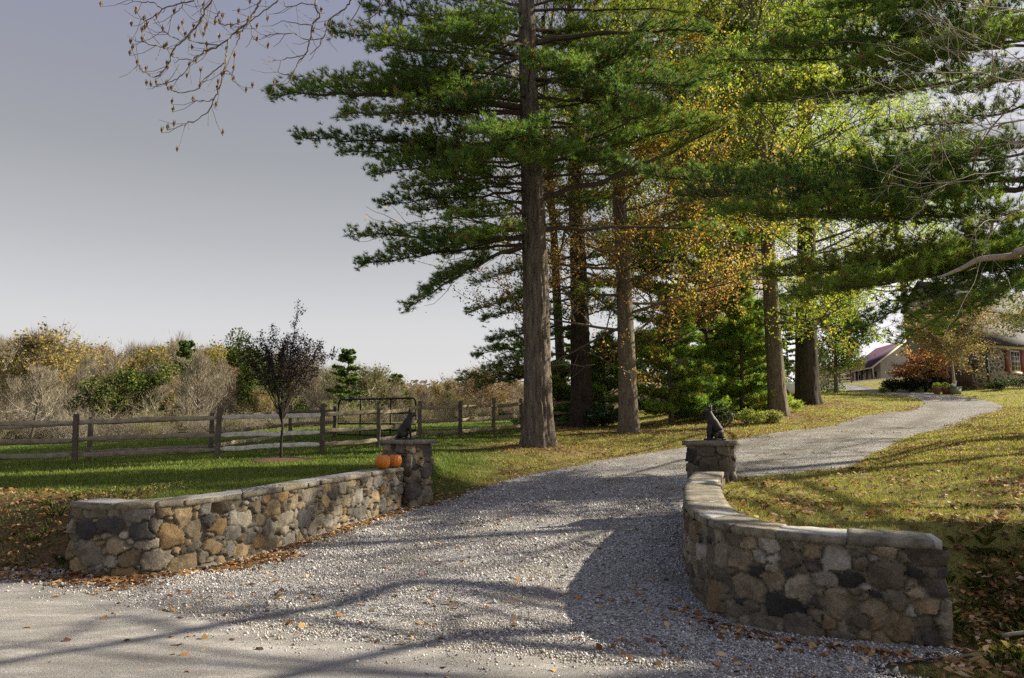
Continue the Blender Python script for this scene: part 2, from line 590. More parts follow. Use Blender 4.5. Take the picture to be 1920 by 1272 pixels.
c = mixc(t, wf, st.outputs[0], fines.outputs[0])
t.links.new(c, b.inputs['Base Color'])
b.inputs['Roughness'].default_value = .9
b.inputs['Specular IOR Level'].default_value = .2
hb = mth(t, 'SUBTRACT', 1.0, v1.outputs['Distance'])
bump(t, b, mth(t, 'ADD', hb, g2.outputs[0]), 0.9, 0.02)

def wob(p, amp, f, seed):
    q = p.copy()
    tn = unit(np.gradient(p, axis=0))
    nn = np.stack([-tn[:, 1], tn[:, 0]], 1)
    s = np.arange(len(p)) * .05
    return q + nn * (amp * (fbm(s * f + seed, s * 0 + seed, o=3) - .5) * 2)[:, None]
def strip_to(L, n):
    s = np.concatenate([[0], np.cumsum(np.linalg.norm(np.diff(L, axis=0), axis=1))])
    tt = np.linspace(0, 1, n) ** 1.5 * s[-1]
    return np.stack([np.interp(tt, s, L[:, k]) for k in range(2)], 1)
DRIVE = np.vstack([[(-14, 4), (-13, 11.4), (-9.5, 9.95), (-7.0, 8.9), (-5.5, 8.32), (-4.95, 8.25)], LW + [-.05, .02], DL[::3], DR[::-3], (RW + [.06, 0])[::], [(3.1, 5.45), (2.45, 5.25), (2.3, 5.05), (2.75, 4.75), (3.4, 4.3), (4.4, 3.6), (6, 2.75), (9, 1.2), (9, -6), (-14, -6)]])
def drive_sd(x, y):
    return sdist(x, y, DRIVE) + .20 * (fbm(x * 1.7 + 8, y * 1.7, o=3) - .5) * smooth((y - 13) / 2) + .10 * (fbm(x * 4, y * 4 + 3, o=2) - .5)
gx_ = np.concatenate([np.arange(-10, 9, .07), np.arange(9, 36, .16)])
gy_ = [3.0]
while gy_[-1] < 88: gy_.append(gy_[-1] + .06 * max(1, gy_[-1] / 14) ** 1.3)
gy_ = np.array(gy_)
AX, AY = np.meshgrid(gx_, gy_, indexing='ij')
ASD = drive_sd(AX, AY)
ZB = ground(AX, AY)
AZ = np.maximum(ZB, ground(AX, AY, rough=False)) + .016 - .06 * smooth((ASD + .03) / .09)
keepc = (ASD[:-1, :-1] < .1) & (ASD[1:, 1:] < .1) & (ASD[:-1, 1:] < .1) & (ASD[1:, :-1] < .1)
nb_ = len(gy_)
ii, jj = np.nonzero(keepc)
q0 = ii * nb_ + jj
Fq = np.stack([q0, q0 + nb_, q0 + nb_ + 1, q0 + 1], -1)
used_, inv_ = np.unique(Fq.ravel(), return_inverse=True)
Vq = np.stack([AX, AY, AZ], -1).reshape(-1, 3)[used_]
cen = (DL[:len(DR)] + DR[:len(DL)]) / 2
tr_d = seg_d(Vq[:, 0], Vq[:, 1], np.vstack([[(-1.2, 5), (-.6, 8), (.2, 11)], cen[::4]]))
track = np.exp(-((tr_d - .85) / .32) ** 2) * .45
fine = smooth((Vq[:, 1] - 14) / 14) * .30 + track * (.55 + .45 * smooth((Vq[:, 1] - 8) / 5)) + .25 * smooth((6.3 - .41 * Vq[:, 0] - Vq[:, 1]) / .8)
o = mesh_obj('gravel_driveway', Vq, [inv_.reshape(-1, 4)], m_gravel, smooth_=True, attrs={'fine': fine})
tag(o, kind='structure')
# paved road
m_asph, t, b, out = newmat('road_surface')
g1 = tex(t, .55, 6, .6, mapping=(.5, 1.6, 1)); g2 = tex(t, 85, 6, .85); g3 = tex(t, 3.0, 6, .7, mapping=(.45, 1.5, 1))
base_ = ramp(t, [(.3, (.22, .205, .185)), (.52, (.29, .275, .25)), (.62, (.38, .36, .335)), (.8, (.44, .42, .39))], g3.outputs[0])
sp = ramp(t, [(.34, (.45, .45, .47)), (.5, (1, 1, 1)), (.66, (1.6, 1.57, 1.52))], g2.outputs[0])
c = mixc(t, 1.0, base_.outputs[0], sp.outputs[0], 'MULTIPLY')
lg = ramp(t, [(.42, (.8, .8, .8)), (.65, (1.12, 1.11, 1.1))], g1.outputs[0])
c = mixc(t, 1.0, c, lg.outputs[0], 'MULTIPLY')
t.links.new(c, b.inputs['Base Color'])
b.inputs['Roughness'].default_value = .85
b.inputs['Specular IOR Level'].default_value = .25
bump(t, b, g2.outputs[0], .9, .012)
rx = np.linspace(-40, 40, 900)
ye = asphalt_edge(rx) + .10 * (fbm(rx * 2.2, rx * 0 + 4, o=4) - .5) * 2
v = np.concatenate([np.linspace(0, 1, 60) ** 2 * 7.5])[None]
ry = ye[:, None] - v
rxx = rx[:, None] - .415 * 0 * v
rz = np.maximum(ground(rxx + 0 * v, ry), ground(rxx + 0 * v, ry, rough=False) + .006) + 0.027 - .03 * smooth(1 - v / .05)
Gr = np.stack([rxx + 0 * v, ry, rz], -1)
b3 = MB(); b3.grid(Gr)
o = mesh_obj('road', np.concatenate(b3.V), [np.concatenate(f)[:, ::-1] for f in b3.F.values()], m_asph, smooth_=True)
tag(o, kind='structure')
# ---------------------------------------------------------------- fieldstone walls and piers
m_stone = colmat('fieldstone', .92, 55, .55, .9, .012)
m_cap, t, b, out = newmat('capstone')
n1 = tex(t, 3, 6, .6); n2 = tex(t, 45, 6, .7)
cc = ramp(t, [(.3, (.105, .092, .066)), (.5, (.19, .168, .122)), (.72, (.27, .24, .18))], n1.outputs[0])
sp = ramp(t, [(.3, (.75, .75, .75)), (.7, (1.15, 1.15, 1.15))], n2.outputs[0])
oi = t.nodes.new('ShaderNodeObjectInfo'); ov = ramp(t, [(0, (.70, .71, .73)), (.5, (1, 1, 1)), (1, (1.25, 1.2, 1.08))], oi.outputs['Random'])
n5 = tex(t, 11, 6, .7); blot = ramp(t, [(.40, (.62, .60, .55)), (.5, (1, 1, 1)), (.66, (1.15, 1.15, 1.12))], n5.outputs[0])
c = mixc(t, 1.0, mixc(t, 1.0, cc.outputs[0], sp.outputs[0], 'MULTIPLY'), mixc(t, 1.0, ov.outputs[0], blot.outputs[0], 'MULTIPLY'), 'MULTIPLY')
t.links.new(c, b.inputs['Base Color'])
b.inputs['Roughness'].default_value = .9
bump(t, b, n2.outputs[0], .8, .012)
m_mortar = simple('mortar', (.42, .40, .36), (.26, .245, .21), 30, bmp=.6)
m_capdark = m_cap
PAL_TAN = [(.24, .19, .12), (.28, .21, .12), (.31, .225, .12), (.22, .19, .14), (.26, .23, .175), (.18, .165, .14), (.33, .30, .25), (.15, .115, .075), (.08, .075, .07), (.38, .25, .10), (.22, .145, .07), (.045, .042, .042)]
W_TAN = [5, 3.5, 1.8, 4.5, 3.5, 3.4, 1.4, 2.6, 1.2, .4, 1.0, .8]
PAL_GREY = [(.19, .155, .105), (.13, .108, .075), (.27, .23, .165), (.10, .085, .068), (.045, .042, .040), (.24, .175, .10), (.18, .12, .065), (.31, .28, .225), (.155, .13, .095), (.27, .215, .14)]
W_GREY = [4, 3, 3, 2, 1.6, 1.8, 1.0, 1.6, 3, 2]
def stonework(path, normals, zb, zt, seed, pal, wts, rmin=.045, rmax=.14, step_z=.014, mortar=(.20, .175, .135), recess=.0, bulge=.030, edge=.010):
    """relief of rounded stones pressed out of a strip: path (n,2) outline, zb/zt arrays"""
    r = np.random.default_rng(seed)
    n = len(path)
    s = np.concatenate([[0], np.cumsum(np.linalg.norm(np.diff(path, axis=0), axis=1))])
    L, H = s[-1], float(np.max(zt - zb))
    nz = int(H / step_z) + 1
    pts, rad = [], []
    for rr, tries in ((rmax, 40 + int(L * 40)), (rmax * .75, int(L * 160)), (rmax * .55, int(L * 400)), (rmin * 1.2, int(L * 900)), (rmin, int(L * 1500))):
        for _ in range(tries):
            p = (r.random() * L, r.random() * H)
            q = rr * r.uniform(.8, 1.15)
            if pts:
                A = np.array(pts); B = np.array(rad)
                if (np.hypot((A[:, 0] - p[0]) * .85, (A[:, 1] - p[1]) * 1.1) < (B + q) * .93).any():
                    continue
            pts.append(p); rad.append(q)
    A = np.array(pts); B = np.array(rad)
    m = len(A)
    kk = r.choice(len(pal), m, p=np.array(wts) / sum(wts))
    cc = np.array(pal)[kk] * r.uniform(.75, 1.2, (m, 1))
    prot = r.uniform(-.006, .022, m)
    tilt = r.normal(0, .10, (m, 2))
    asp = r.uniform(.66, 1.15, m); rot = r.normal(0, .22, m)
    fx1 = r.normal(0, .22, (m, 2)); fx2 = r.normal(0, .22, (m, 2))
    v = np.linspace(0, 1, nz)
    S = np.repeat(s[:, None], nz, 1)
    Zr = v[None] * (zt - zb)[:, None]
    Sw = S + .03 * (fbm(S * 24 + 3, Zr * 24, o=2) - .5) + .06 * (fbm(S * 7 + seed, Zr * 7, o=3) - .5)
    Zw = Zr + .03 * (fbm(S * 24 + 13, Zr * 24, o=2) - .5) + .06 * (fbm(S * 7 + 31, Zr * 7 + seed, o=3) - .5)
    F1 = np.full(S.shape, 9.); F2 = np.full(S.shape, 9.); I1 = np.zeros(S.shape, int)
    for q in range(m):
        sel = slice(max(0, np.searchsorted(s, A[q, 0] - .6)), np.searchsorted(s, A[q, 0] + .6))
        du = np.abs(Sw[sel] - A[q, 0]) * asp[q]; dv = np.abs(Zw[sel] - A[q, 1]) / asp[q] * 1.05
        cr_, sr_ = math.cos(rot[q]), math.sin(rot[q])
        uu_ = (Sw[sel] - A[q, 0]); vv_ = (Zw[sel] - A[q, 1])
        du = np.abs(uu_ * cr_ + vv_ * sr_) * asp[q]; dv = np.abs(vv_ * cr_ - uu_ * sr_) / asp[q] * 1.05
        d = (du ** 4.5 + dv ** 4.5) ** (1 / 4.5) - B[q]
        f1, f2, i1 = F1[sel], F2[sel], I1[sel]
        b1 = d < f1
        f2[...] = np.where(b1, f1, np.minimum(f2, d))
        i1[...] = np.where(b1, q, i1)
        f1[...] = np.where(b1, d, f1)
    g = (F2 - F1) / 2
    face = smooth((g - .003) / edge)
    dome = np.sqrt(np.clip(g / .06, 0, 1))
    du_, dv_ = Sw - A[I1, 0], Zw - A[I1, 1]
    facet = np.minimum(fx1[I1, 0] * du_ + fx1[I1, 1] * dv_, fx2[I1, 0] * du_ + fx2[I1, 1] * dv_)
    h = face * (bulge * (.88 + .12 * dome) + prot[I1] + facet)
    h = h + face * .016 * (fbm(S * 16 + 9 * I1, Zr * 16 + seed, o=4) - .5) + (1 - face) * (.006 * fbm(S * 60, Zr * 60, o=2) - recess)
    mot = fbm(S * 16 + 5 * I1, Zr * 16, o=4)[..., None]
    tint = cc[I1] * (.76 + .48 * mot)
    stain = smooth((fbm(S * 9 + 3 * I1, Zr * 9 + 40, o=3) - .56) / .1)[..., None]
    tint = tint * (1 - .3 * stain)
    jm = np.array(mortar) * (.8 + .4 * fbm(S * 30, Zr * 30, o=2)[..., None])
    C = jm * (1 - face[..., None]) + tint * face[..., None]
    nrm = normals[:, None] * np.ones((1, nz, 1))
    G = np.concatenate([path[:, None] + nrm * h[..., None], (zb[:, None] + Zr)[..., None]], -1)
    mb = MB(); mb.grid(G, C)
    return mb
def loop_path(front, back, step=.014):
    """closed outline; returns path, outward normals"""
    loop = np.vstack([front, back[::-1], front[:1]])
    p = resample(loop, step)
    t_ = unit(np.roll(p, -1, 0) - np.roll(p, 1, 0)); t_[0] = unit(p[1] - p[0]); t_[-1] = unit(p[-1] - p[-2])
    n_ = np.stack([t_[:, 1], -t_[:, 0]], 1)
    # orientation
    area = 0.5 * np.sum(p[:-1, 0] * p[1:, 1] - p[1:, 0] * p[:-1, 1])
    if area < 0: n_ = -n_
    for _ in range(2):
        n_ = unit(n_ + np.roll(n_, 1, 0) + np.roll(n_, -1, 0))
    return p, n_
def offset(c, d):
    tn = unit(np.gradient(c, axis=0))
    return c + np.stack([-tn[:, 1], tn[:, 0]], 1) * d
def slab(front, back, z0f, z0b, th, r, over=.0, jag=.006):
    """one cap stone: front/back edge polylines (n,2), z of the underside"""
    n = len(front)
    w = 7
    u = np.linspace(0, 1, w)[None, :, None]
    top = front[:, None] * (1 - u) + back[:, None] * u
    z = (z0f[:, None] * (1 - u[..., 0]) + z0b[:, None] * u[..., 0])
    jit = r.normal(0, jag, (n, 1, 2)) * (np.abs(u - .5) > .45)
    tz = th + .007 * (fbm(top[..., 0] * 9, top[..., 1] * 9, o=3) - .5) * 2
    tz = tz - .003 * (np.abs(u[..., 0] - .5) > .49)
    T = np.concatenate([top + jit * .6, (z + tz)[..., None]], -1)
    mb = MB()
    ring = []
    Bt = np.concatenate([top + jit * .2, z[..., None]], -1)
    mid = (T + Bt) / 2
    mid[:, 0, :2] += (front - back) * .003 + r.normal(0, jag * 1.3, (n, 2))
    mid[:, -1, :2] -= (front - back) * .003
    # closed cross-section ring: top row, mid back, bottom, mid front
    R = np.concatenate([T, mid[:, -1:], Bt[:, ::-1], mid[:, :1]], 1)
    mb.grid(R, None, True)
    k = R.shape[1]
    mb.F.setdefault(k, []).append(np.arange(k)[None, ::-1])
    mb.F.setdefault(k, []).append((np.arange(k) + (n - 1) * k)[None])
    return mb
def make_wall(name, label, front, side, top_z0, top_z1, pal, wts, seed, mortar, lens, endbulge=None, **kw):
    root = thing(name, label, 'stone wall', (front[len(front) // 2][0], front[len(front) // 2][1], 0))
    back = offset(front, side * .36)
    p, nn = loop_path(front, back)
    fr = resample(front, .02)
    sl = np.linspace(top_z0, top_z1, len(fr))
    idx = np.argmin(((p[:, None] - fr[None]) ** 2).sum(-1), 1)
    zt = sl[idx]
    zb = ground(p[:, 0] + 0, p[:, 1], rough=False) * 0 + (zlow(p[:, 0], p[:, 1]) - .12)
    if endbulge is not None:      # wall foot splays at its free end
        pass
    o = stonework(p, nn, zb, zt, seed, pal, wts, mortar=mortar, **kw).build('stonework', m_stone, smooth_=True)
    put(o, root)
    # cap stones
    r = np.random.default_rng(seed + 1)
    oc = offset(front, -side * .035)
    ic = offset(front, side * .395)
    fine_o = resample(oc, .05)
    L = len(fine_o)
    fo = pick(resample(oc, .01), L); fi = pick(resample(ic, .01), L)
    s = np.concatenate([[0], np.cumsum(np.linalg.norm(np.diff(fo, axis=0), axis=1))])
    ztop = np.linspace(top_z0, top_z1, L)
    a = 0.0
    ext = .03
    for k, ln in enumerate(lens):
        bnd = min(a + ln, s[-1])
        i0, i1 = np.searchsorted(s, a), min(np.searchsorted(s, bnd), L - 1)
        if i1 - i0 < 2: break
        f_, b_ = fo[i0:i1 + 1].copy(), fi[i0:i1 + 1].copy()
        g = .009
        tn0 = unit(f_[1] - f_[0]); tn1 = unit(f_[-1] - f_[-2])
        f_[0] += tn0 * g; b_[0] += tn0 * g; f_[-1] -= tn1 * g; b_[-1] -= tn1 * g
        z = ztop[i0:i1 + 1]
        dz = r.uniform(-.002, .004)
        put(slab(f_, b_, z + dz, z + dz, .066 + r.uniform(-.006, .005), r).build('cap_stone', m_cap, smooth_=False, usecol=False), root)
        a = bnd
    # mortar between and under the caps
    core = slab(fo * .93 + fi * .07, fo * .06 + fi * .94, ztop - .006, ztop - .006, .070, r, jag=.002)
    put(core.build('mortar_bed', m_mortar, usecol=False), root)
    return root
make_wall('fieldstone_wall', 'curved tan and ochre fieldstone wall left of the drive, pumpkins on its cap', LW, 1, .70, .73, PAL_TAN, W_TAN, 21, (.15, .125, .09),  # mortar colour darkened to paint in deep shadow between the stones
          [.62, .42, .30, .80, .78, .62, .35, .70, .85, .5, .6, .7, .9], rmin=.036, rmax=.125, recess=.018, edge=.006, bulge=.026)
make_wall('fieldstone_wall', 'curved dark grey fieldstone wall right of the drive with sunlit tan cap', RW, 1, .775, .70, PAL_GREY, W_GREY, 34, (.235, .20, .145),
          [.55, .5, .45, .5, .42, .4, .4, .42, .38, .45, .42, .36, .40, .42, .48, .60, .66, .6], rmin=.034, rmax=.112, recess=.016, edge=.005, bulge=.028)

m_iron = simple('black_iron', (.02, .02, .022), (.012, .012, .013), 30, rough=.5, metal=.6, bmp=.1)
def make_pier(c, label, ztop, zbase, seed, w=.60, pal=PAL_GREY, wts=W_GREY, hookside=1):
    root = thing('stone_pier', label, 'pier', (c[0], c[1], zbase), rz=PIER_RZ)
    ca, sa = math.cos(PIER_RZ), math.sin(PIER_RZ)
    R2 = np.array([[ca, -sa], [sa, ca]])
    h = w / 2
    sq = np.array([(-h, -h), (h, -h), (h, h), (-h, h)]) @ R2.T + np.array(c)
    front = resample(np.vstack([sq[0:1], sq[1:2]]), .014)
    back = resample(np.vstack([sq[3:4], sq[2:3]]), .014)
    p, nn = loop_path(front, back, .0125)
    zt = np.full(len(p), ztop - .075); zb = np.full(len(p), zbase - .15)
    put(stonework(p, nn, zb, zt, seed, pal, wts, rmin=.045, rmax=.15, step_z=.0125, bulge=.03, mortar=(.13, .115, .09), recess=.008).build('stonework', m_stone, smooth_=True), root)
    r = np.random.default_rng(seed + 5)
    e = h + .075
    sq = np.array([(-e, -e), (e, -e), (e, e), (-e, e)]) @ R2.T + np.array(c)
    f_ = resample(sq[0:2], .05); b_ = resample(sq[[3, 2]], .05)
    z = np.full(len(f_), ztop - .075)
    put(slab(f_, b_, z, z, .075, r, jag=.004).build('cap_stone', m_cap, usecol=False), root)
    # iron hook on the drive side
    mb = MB()
    a = np.linspace(-.2, 1.35 * math.pi, 16)
    q = np.stack([h * hookside + hookside * (.05 + .035 * (1 - np.cos(a)) - .02), np.full(16, -.05 if hookside > 0 else -.1), .018 * np.sin(a) + 0], 1)
    hz = ztop - zbase - .33
    q = np.array([[hookside * (h + .01), 0, 0], [hookside * (h + .075), 0, 0], [hookside * (h + .105), -.03, .0], [hookside * (h + .10), -.065, .01], [hookside * (h + .07), -.07, .02]]) + [0, -.06, hz]
    mb.tube(q, .012, 7)
    o = mb.build('iron_hook', m_iron, root, usecol=False)
    return root
zpl, zpr = 1.268, 1.30
make_pier(PL, 'dark stone gate pier left of the drive behind the two pumpkins', zpl, .02, 51, pal=PAL_GREY + PAL_TAN[:4], wts=W_GREY + [2, 2, 2, 2])
make_pier(PR, 'stone gate pier right of the drive at the head of the grey curved wall', zpr, .35, 66, hookside=-1)

# ---------------------------------------------------------------- seated coyote statues
m_bronze = simple('dark_bronze', (.045, .034, .028), (.016, .013, .012), 14, rough=.62, metal=.35, bmp=.8, spec=.4, dist=.008)
def skin_body(name, verts, edges, root_i, mat, parent, sub=2):
    me = bpy.data.meshes.new(name)
    me.from_pydata([v[:3] for v in verts], edges, [])
    me.materials.append(mat)
    o = bpy.data.objects.new(name, me)
    sc.collection.objects.link(o)
    o.parent = parent
    md = o.modifiers.new('skin', 'SKIN')
    md.use_smooth_shade = True
    for k, v in enumerate(verts):
        d = me.skin_vertices[0].data[k]
        rr = v[3] * (1.42 if .34 < v[2] < .5 else 1.22)
        d.radius = (rr, rr) if not isinstance(rr, tuple) else rr
        d.use_root = (k == root_i)
    s = o.modifiers.new('sub', 'SUBSURF')
    s.levels = sub; s.render_levels = sub
    return o
def coyote(loc, rz, label, nose_up=0.0):
    root = thing('coyote_statue', label, 'statue', loc, rz=rz)
    # faces +X, sits on z=0
    V = [(-.10, 0, .085, .078), (-.085, 0, .15, .082), (-.045, 0, .23, .076), (-.005, 0, .30, .064), (.025, 0, .36, .048), (.048, 0, .415 , .042),
         (.065, 0, .452, .046), (.105, 0, .452 + nose_up, .032), (.145, 0, .445 + nose_up, .019), (.168, 0, .441 + nose_up, .013),       # 6 head 7 8 9 muzzle
         (.03, .036, .26, .036), (.055, .040, .17, .024), (.062, .040, .08, .018), (.064, .040, .022, .019), (.092, .040, .014, .014),            # 10-14 fore leg
         (.03, -.036, .26, .036), (.055, -.040, .17, .024), (.062, -.040, .08, .018), (.064, -.040, .022, .019), (.092, -.040, .014, .014),       # 15-19
         (-.055, .075, .10, .046), (.0, .085, .085, .034), (-.03, .088, .03, .024), (.03, .088, .018, .016),                        # 20-23 hind
         (-.055, -.075, .10, .046), (.0, -.085, .085, .034), (-.03, -.088, .03, .024), (.03, -.088, .018, .016),
         (-.165, .01, .045, .030), (-.20, .03, .028, .024), (-.17, .075, .024, .020), (-.11, .11, .022, .012)]
    E = [(0, 1), (1, 2), (2, 3), (3, 4), (4, 5), (5, 6), (6, 7), (7, 8), (8, 9), (3, 10), (10, 11), (11, 12), (12, 13), (13, 14), (3, 15), (15, 16), (16, 17), (17, 18), (18, 19),
         (0, 20), (20, 21), (21, 22), (22, 23), (0, 24), (24, 25), (25, 26), (26, 27), (0, 28), (28, 29), (29, 30), (30, 31)]
    skin_body('body', V, E, 0, m_bronze, root)
    for sgn in (1, -1):
        mb = MB()
        c0 = np.array([.045, sgn * .030, .490])
        tip = c0 + [-.010, sgn * .014, .095]
        ring = np.array([c0 + [.020, -sgn * .018, -.01], c0 + [.016, sgn * .020, -.018], c0 + [-.028, sgn * .016, -.016], c0 + [-.022, -sgn * .018, -.006]])
        midr = (ring * .45 + tip * .55) + (ring - ring.mean(0)) * .25
        mb.add(np.vstack([ring, midr, [tip]]), [[[0, 1, 5, 4], [1, 2, 6, 5], [2, 3, 7, 6], [3, 0, 4, 7]], [[4, 5, 8], [5, 6, 8], [6, 7, 8], [7, 4, 8]]])
        mb.build('ear', m_bronze, root, usecol=False)
    mb = MB()
    a = np.linspace(0, 2 * math.pi, 20, endpoint=False)
    prof = [(0.001, -.002), (.95, -.002), (1, .004), (1, .018), (.93, .026), (0.001, .026)]
    G = np.array([[(r_ * .185 * math.cos(q) - .035, r_ * .125 * math.sin(q), z_) for q in a] for r_, z_ in prof])
    mb.grid(G, None, True)
    mb.build('plinth', m_bronze, root, usecol=False)
    return root
coyote((PL[0] - .02, PL[1] + .02, zpl), math.radians(8), 'dark bronze seated coyote facing right on the left pier')
coyote((PR[0] + .02, PR[1], zpr), math.radians(188), 'dark bronze seated coyote facing left on the right pier', .006)

# ---------------------------------------------------------------- pumpkins
m_pump = simple('pumpkin_skin', (.70, .23, .016), (.50, .13, .010), 7, rough=.42, bmp=.08, spec=.5)
m_stem = simple('pumpkin_stem', (.16, .13, .06), (.07, .06, .03), 40, bmp=.5)
def pumpkin(loc, r, h, label, lean, seed):
    root = thing('pumpkin', label, 'pumpkin', loc, group=None)
    k, m = 72, 26
    ph = np.linspace(0, math.pi, m)[:, None]; th = np.linspace(0, 2 * math.pi, k, endpoint=False)[None]
    ribs = 1 - .10 * (1 - np.abs(np.sin(th * 6 + seed))) ** 1.5
    rr = r * np.sin(ph) ** .85 * ribs
    z = h / 2 * (1 - np.cos(ph)) - .13 * h * np.exp(-((math.pi - ph) / .45) ** 2) + 0 * th
    z = z - z.min() + .000
    G = np.stack([rr * np.cos(th), rr * np.sin(th), z], -1)
    mb = MB(); mb.grid(G, None, True); mb.build('body', m_pump, root, True, False)
    mb = MB()
    q = np.array([[0, 0, h * .82], [0, 0, h * .93], [lean * .4, .003, h * 1.02], [lean, .004, h * 1.09]])
    mb.tube(q, [.026, .017, .013, .016], 7)
    mb.build('stem', m_stem, root, False, False)
    return root
def captop(px, Y, side=.20):
    fr = resample(LW, .02)
    back = offset(fr, .18)
    x = X(px, Y)
    i = np.argmin(np.abs(back[:, 0] / back[:, 1] - x / Y))
    z = np.linspace(.70, .73, len(fr))[i] + .072
    return back[i], z
for px, Yp, r, h, lb, le, sd in [(719, 12.92, .130, .262, 'bigger round orange pumpkin at the front, left of its twin on the wall cap', .02, .3),
                             (742, 13.20, .118, .252, 'smaller orange pumpkin tucked behind, between its twin and the left pier', -.01, 1.1)]:
    pumpkin((X(px, Yp), Yp, .728 + .066 - .001), r, h, lb, le, sd)
# ---------------------------------------------------------------- fences and gate
m_wood, t, b, out = newmat('weathered_rail')
n1 = tex(t, 6, 8, .7, mapping=(1, 1, 1)); n2 = tex(t, 55, 6, .7)
a = t.nodes.new('ShaderNodeAttribute'); a.attribute_name = 'col'
r1 = ramp(t, [(.3, (.55, .5, .45)), (.7, (1.35, 1.3, 1.2))], n1.outputs[0])
c = mixc(t, 1.0, a.outputs['Color'], r1.outputs[0], 'MULTIPLY')
r2 = ramp(t, [(.3, (.7, .7, .7)), (.7, (1.2, 1.2, 1.2))], n2.outputs[0])
t.links.new(mixc(t, 1.0, c, r2.outputs[0], 'MULTIPLY'), b.inputs['Base Color'])
b.inputs['Roughness'].default_value = .85
bump(t, b, n1.outputs[0], .6, .02)
def beam(p0, p1, w, h, r, col, nseg=14, taper=True, wob=.008):
    """rough split rail / post from p0 to p1"""
    p0 = np.asarray(p0, float); p1 = np.asarray(p1, float)
    d = unit(p1 - p0)
    ref = np.array([0, 0, 1.0]) if abs(d[2]) < .8 else np.array([1.0, .2, 0])
    s = unit(np.cross(d, ref)); u_ = np.cross(s, d)
    k = 8
    t_ = np.linspace(0, 1, nseg)
    an = np.array([.6, .95, 2.2, 2.55, 3.75, 4.1, 5.3, 5.7])
    q = np.stack([np.cos(an), np.sin(an)], 1)
    q = q / np.abs(q).max(1, keepdims=True) * .5
    lens_ = np.where(taper, np.clip(np.minimum(t_, 1 - t_) * 14, .45, 1), 1)
    bow = np.cumsum(r.normal(0, wob * .5, (nseg, 2)), 0); bow -= np.linspace(0, 1, nseg)[:, None] * bow[-1]
    V = p0 + (p1 - p0) * t_[:, None, None] + s * ((q[None, :, 0] * w * (1 + r.normal(0, .05, (nseg, 1)))) + bow[:, :1])[..., None] \
        + u_ * (q[None, :, 1] * h * lens_[:, None] * (1 + r.normal(0, .05, (nseg, 1))) + bow[:, 1:])[..., None]
    V = V + r.normal(0, wob * .25, V.shape)
    mb = MB(); mb.grid(V, col, True)
    mb.F.setdefault(k, []).append(np.arange(k)[None, ::-1]); mb.F.setdefault(k, []).append((np.arange(k) + (nseg - 1) * k)[None])
    return mb
def rail_fence(posts, label, seed, heights=(.22, .58, 1.03), H=1.28, skip=()):
    r = np.random.default_rng(seed)
    pts = [np.array([X(px, Y), Y]) for px, Y in posts]
    root = thing('rail_fence', label, 'fence', (pts[0][0], pts[0][1], gz(*pts[0])))
    g = [gz(*p) for p in pts]
    for p, z in zip(pts, g):
        h = H * r.uniform(.96, 1.05)
        c = np.array((.155, .125, .095)) * r.uniform(.75, 1.25)
        lean = r.normal(0, .012, 2)
        put(beam((p[0], p[1], z - .3), (p[0] + lean[0], p[1] + lean[1], z + h), .12, .12, r, c * .72, 10, False, .006).build('post', m_wood, usecol=True), root)
    for i in range(len(pts) - 1):
        if i in skip: continue
        for hh in heights:
            a0 = np.array([*pts[i], g[i] + hh + r.normal(0, .012)]); a1 = np.array([*pts[i + 1], g[i + 1] + hh + r.normal(0, .012)])
            c = np.array((.27, .225, .165)) * r.uniform(.7, 1.35)
            if seed == 2 and i == 2: c = np.array((.66, .64, .60))  # sunlit stretch: sun brightness painted in as a paler rail colour
            put(beam(a0, a1, .05, .112, r, c, 16, True, .014).build('rail', m_wood), root)
    return root
rail_fence(fence_front, 'long three rail split wood fence in front of the metal gate, across the left lawn', 2)
rail_fence(fence_rear, 'second wooden rail fence just behind the long one, ending at the metal gate', 3, H=1.22)
g0, g1 = np.array([X(634, 28.2), 28.2]), np.array([X(779, 26.2), 26.2])
root = thing('metal_gate', 'dark tubular metal farm gate with rounded top corners behind the rail fence', 'gate', (g0[0], g0[1], gz(*g0)))
gl = np.linalg.norm(g1 - g0); gd = (g1 - g0) / gl
zg = gz(*((g0 + g1) / 2)) + .06
def G3(s, z): return np.array([g0[0] + gd[0] * s, g0[1] + gd[1] * s, zg + z])
m_gate = simple('dark_gate_paint', (.012, .012, .013), (.02, .018, .016), 10, rough=.5, metal=.3, bmp=.1)
HG = 1.30
fr = [G3(0, 0), G3(0, HG - .16)] + [G3(.16 * (1 - math.cos(a)), HG - .16 + .16 * math.sin(a)) for a in np.linspace(.3, math.pi / 2, 5)] + \
     [G3(gl - .16 + .16 * math.sin(a), HG - .16 + .16 * math.cos(a)) for a in np.linspace(0, math.pi / 2 - .3, 5)] + [G3(gl, HG - .16), G3(gl, 0)] + [G3(gl * .5, 0), G3(0, 0)]
mb = MB(); mb.tube(np.array(fr), .032, 8); put(mb.build('frame', m_gate, smooth_=True, usecol=False), root)
for z in (.18, .40, .78):
    mb = MB(); mb.tube([G3(.01, z), G3(gl - .01, z)], .028, 8); put(mb.build('bar', m_gate, smooth_=True, usecol=False), root)
for s in (.30, .69):
    mb = MB(); mb.box(G3(gl * s, HG / 2), (.045, .02, HG - .03), math.atan2(gd[1], gd[0])); put(mb.build('brace', m_gate, usecol=False), root)
pt = g1 + gd * .12
r = np.random.default_rng(8)
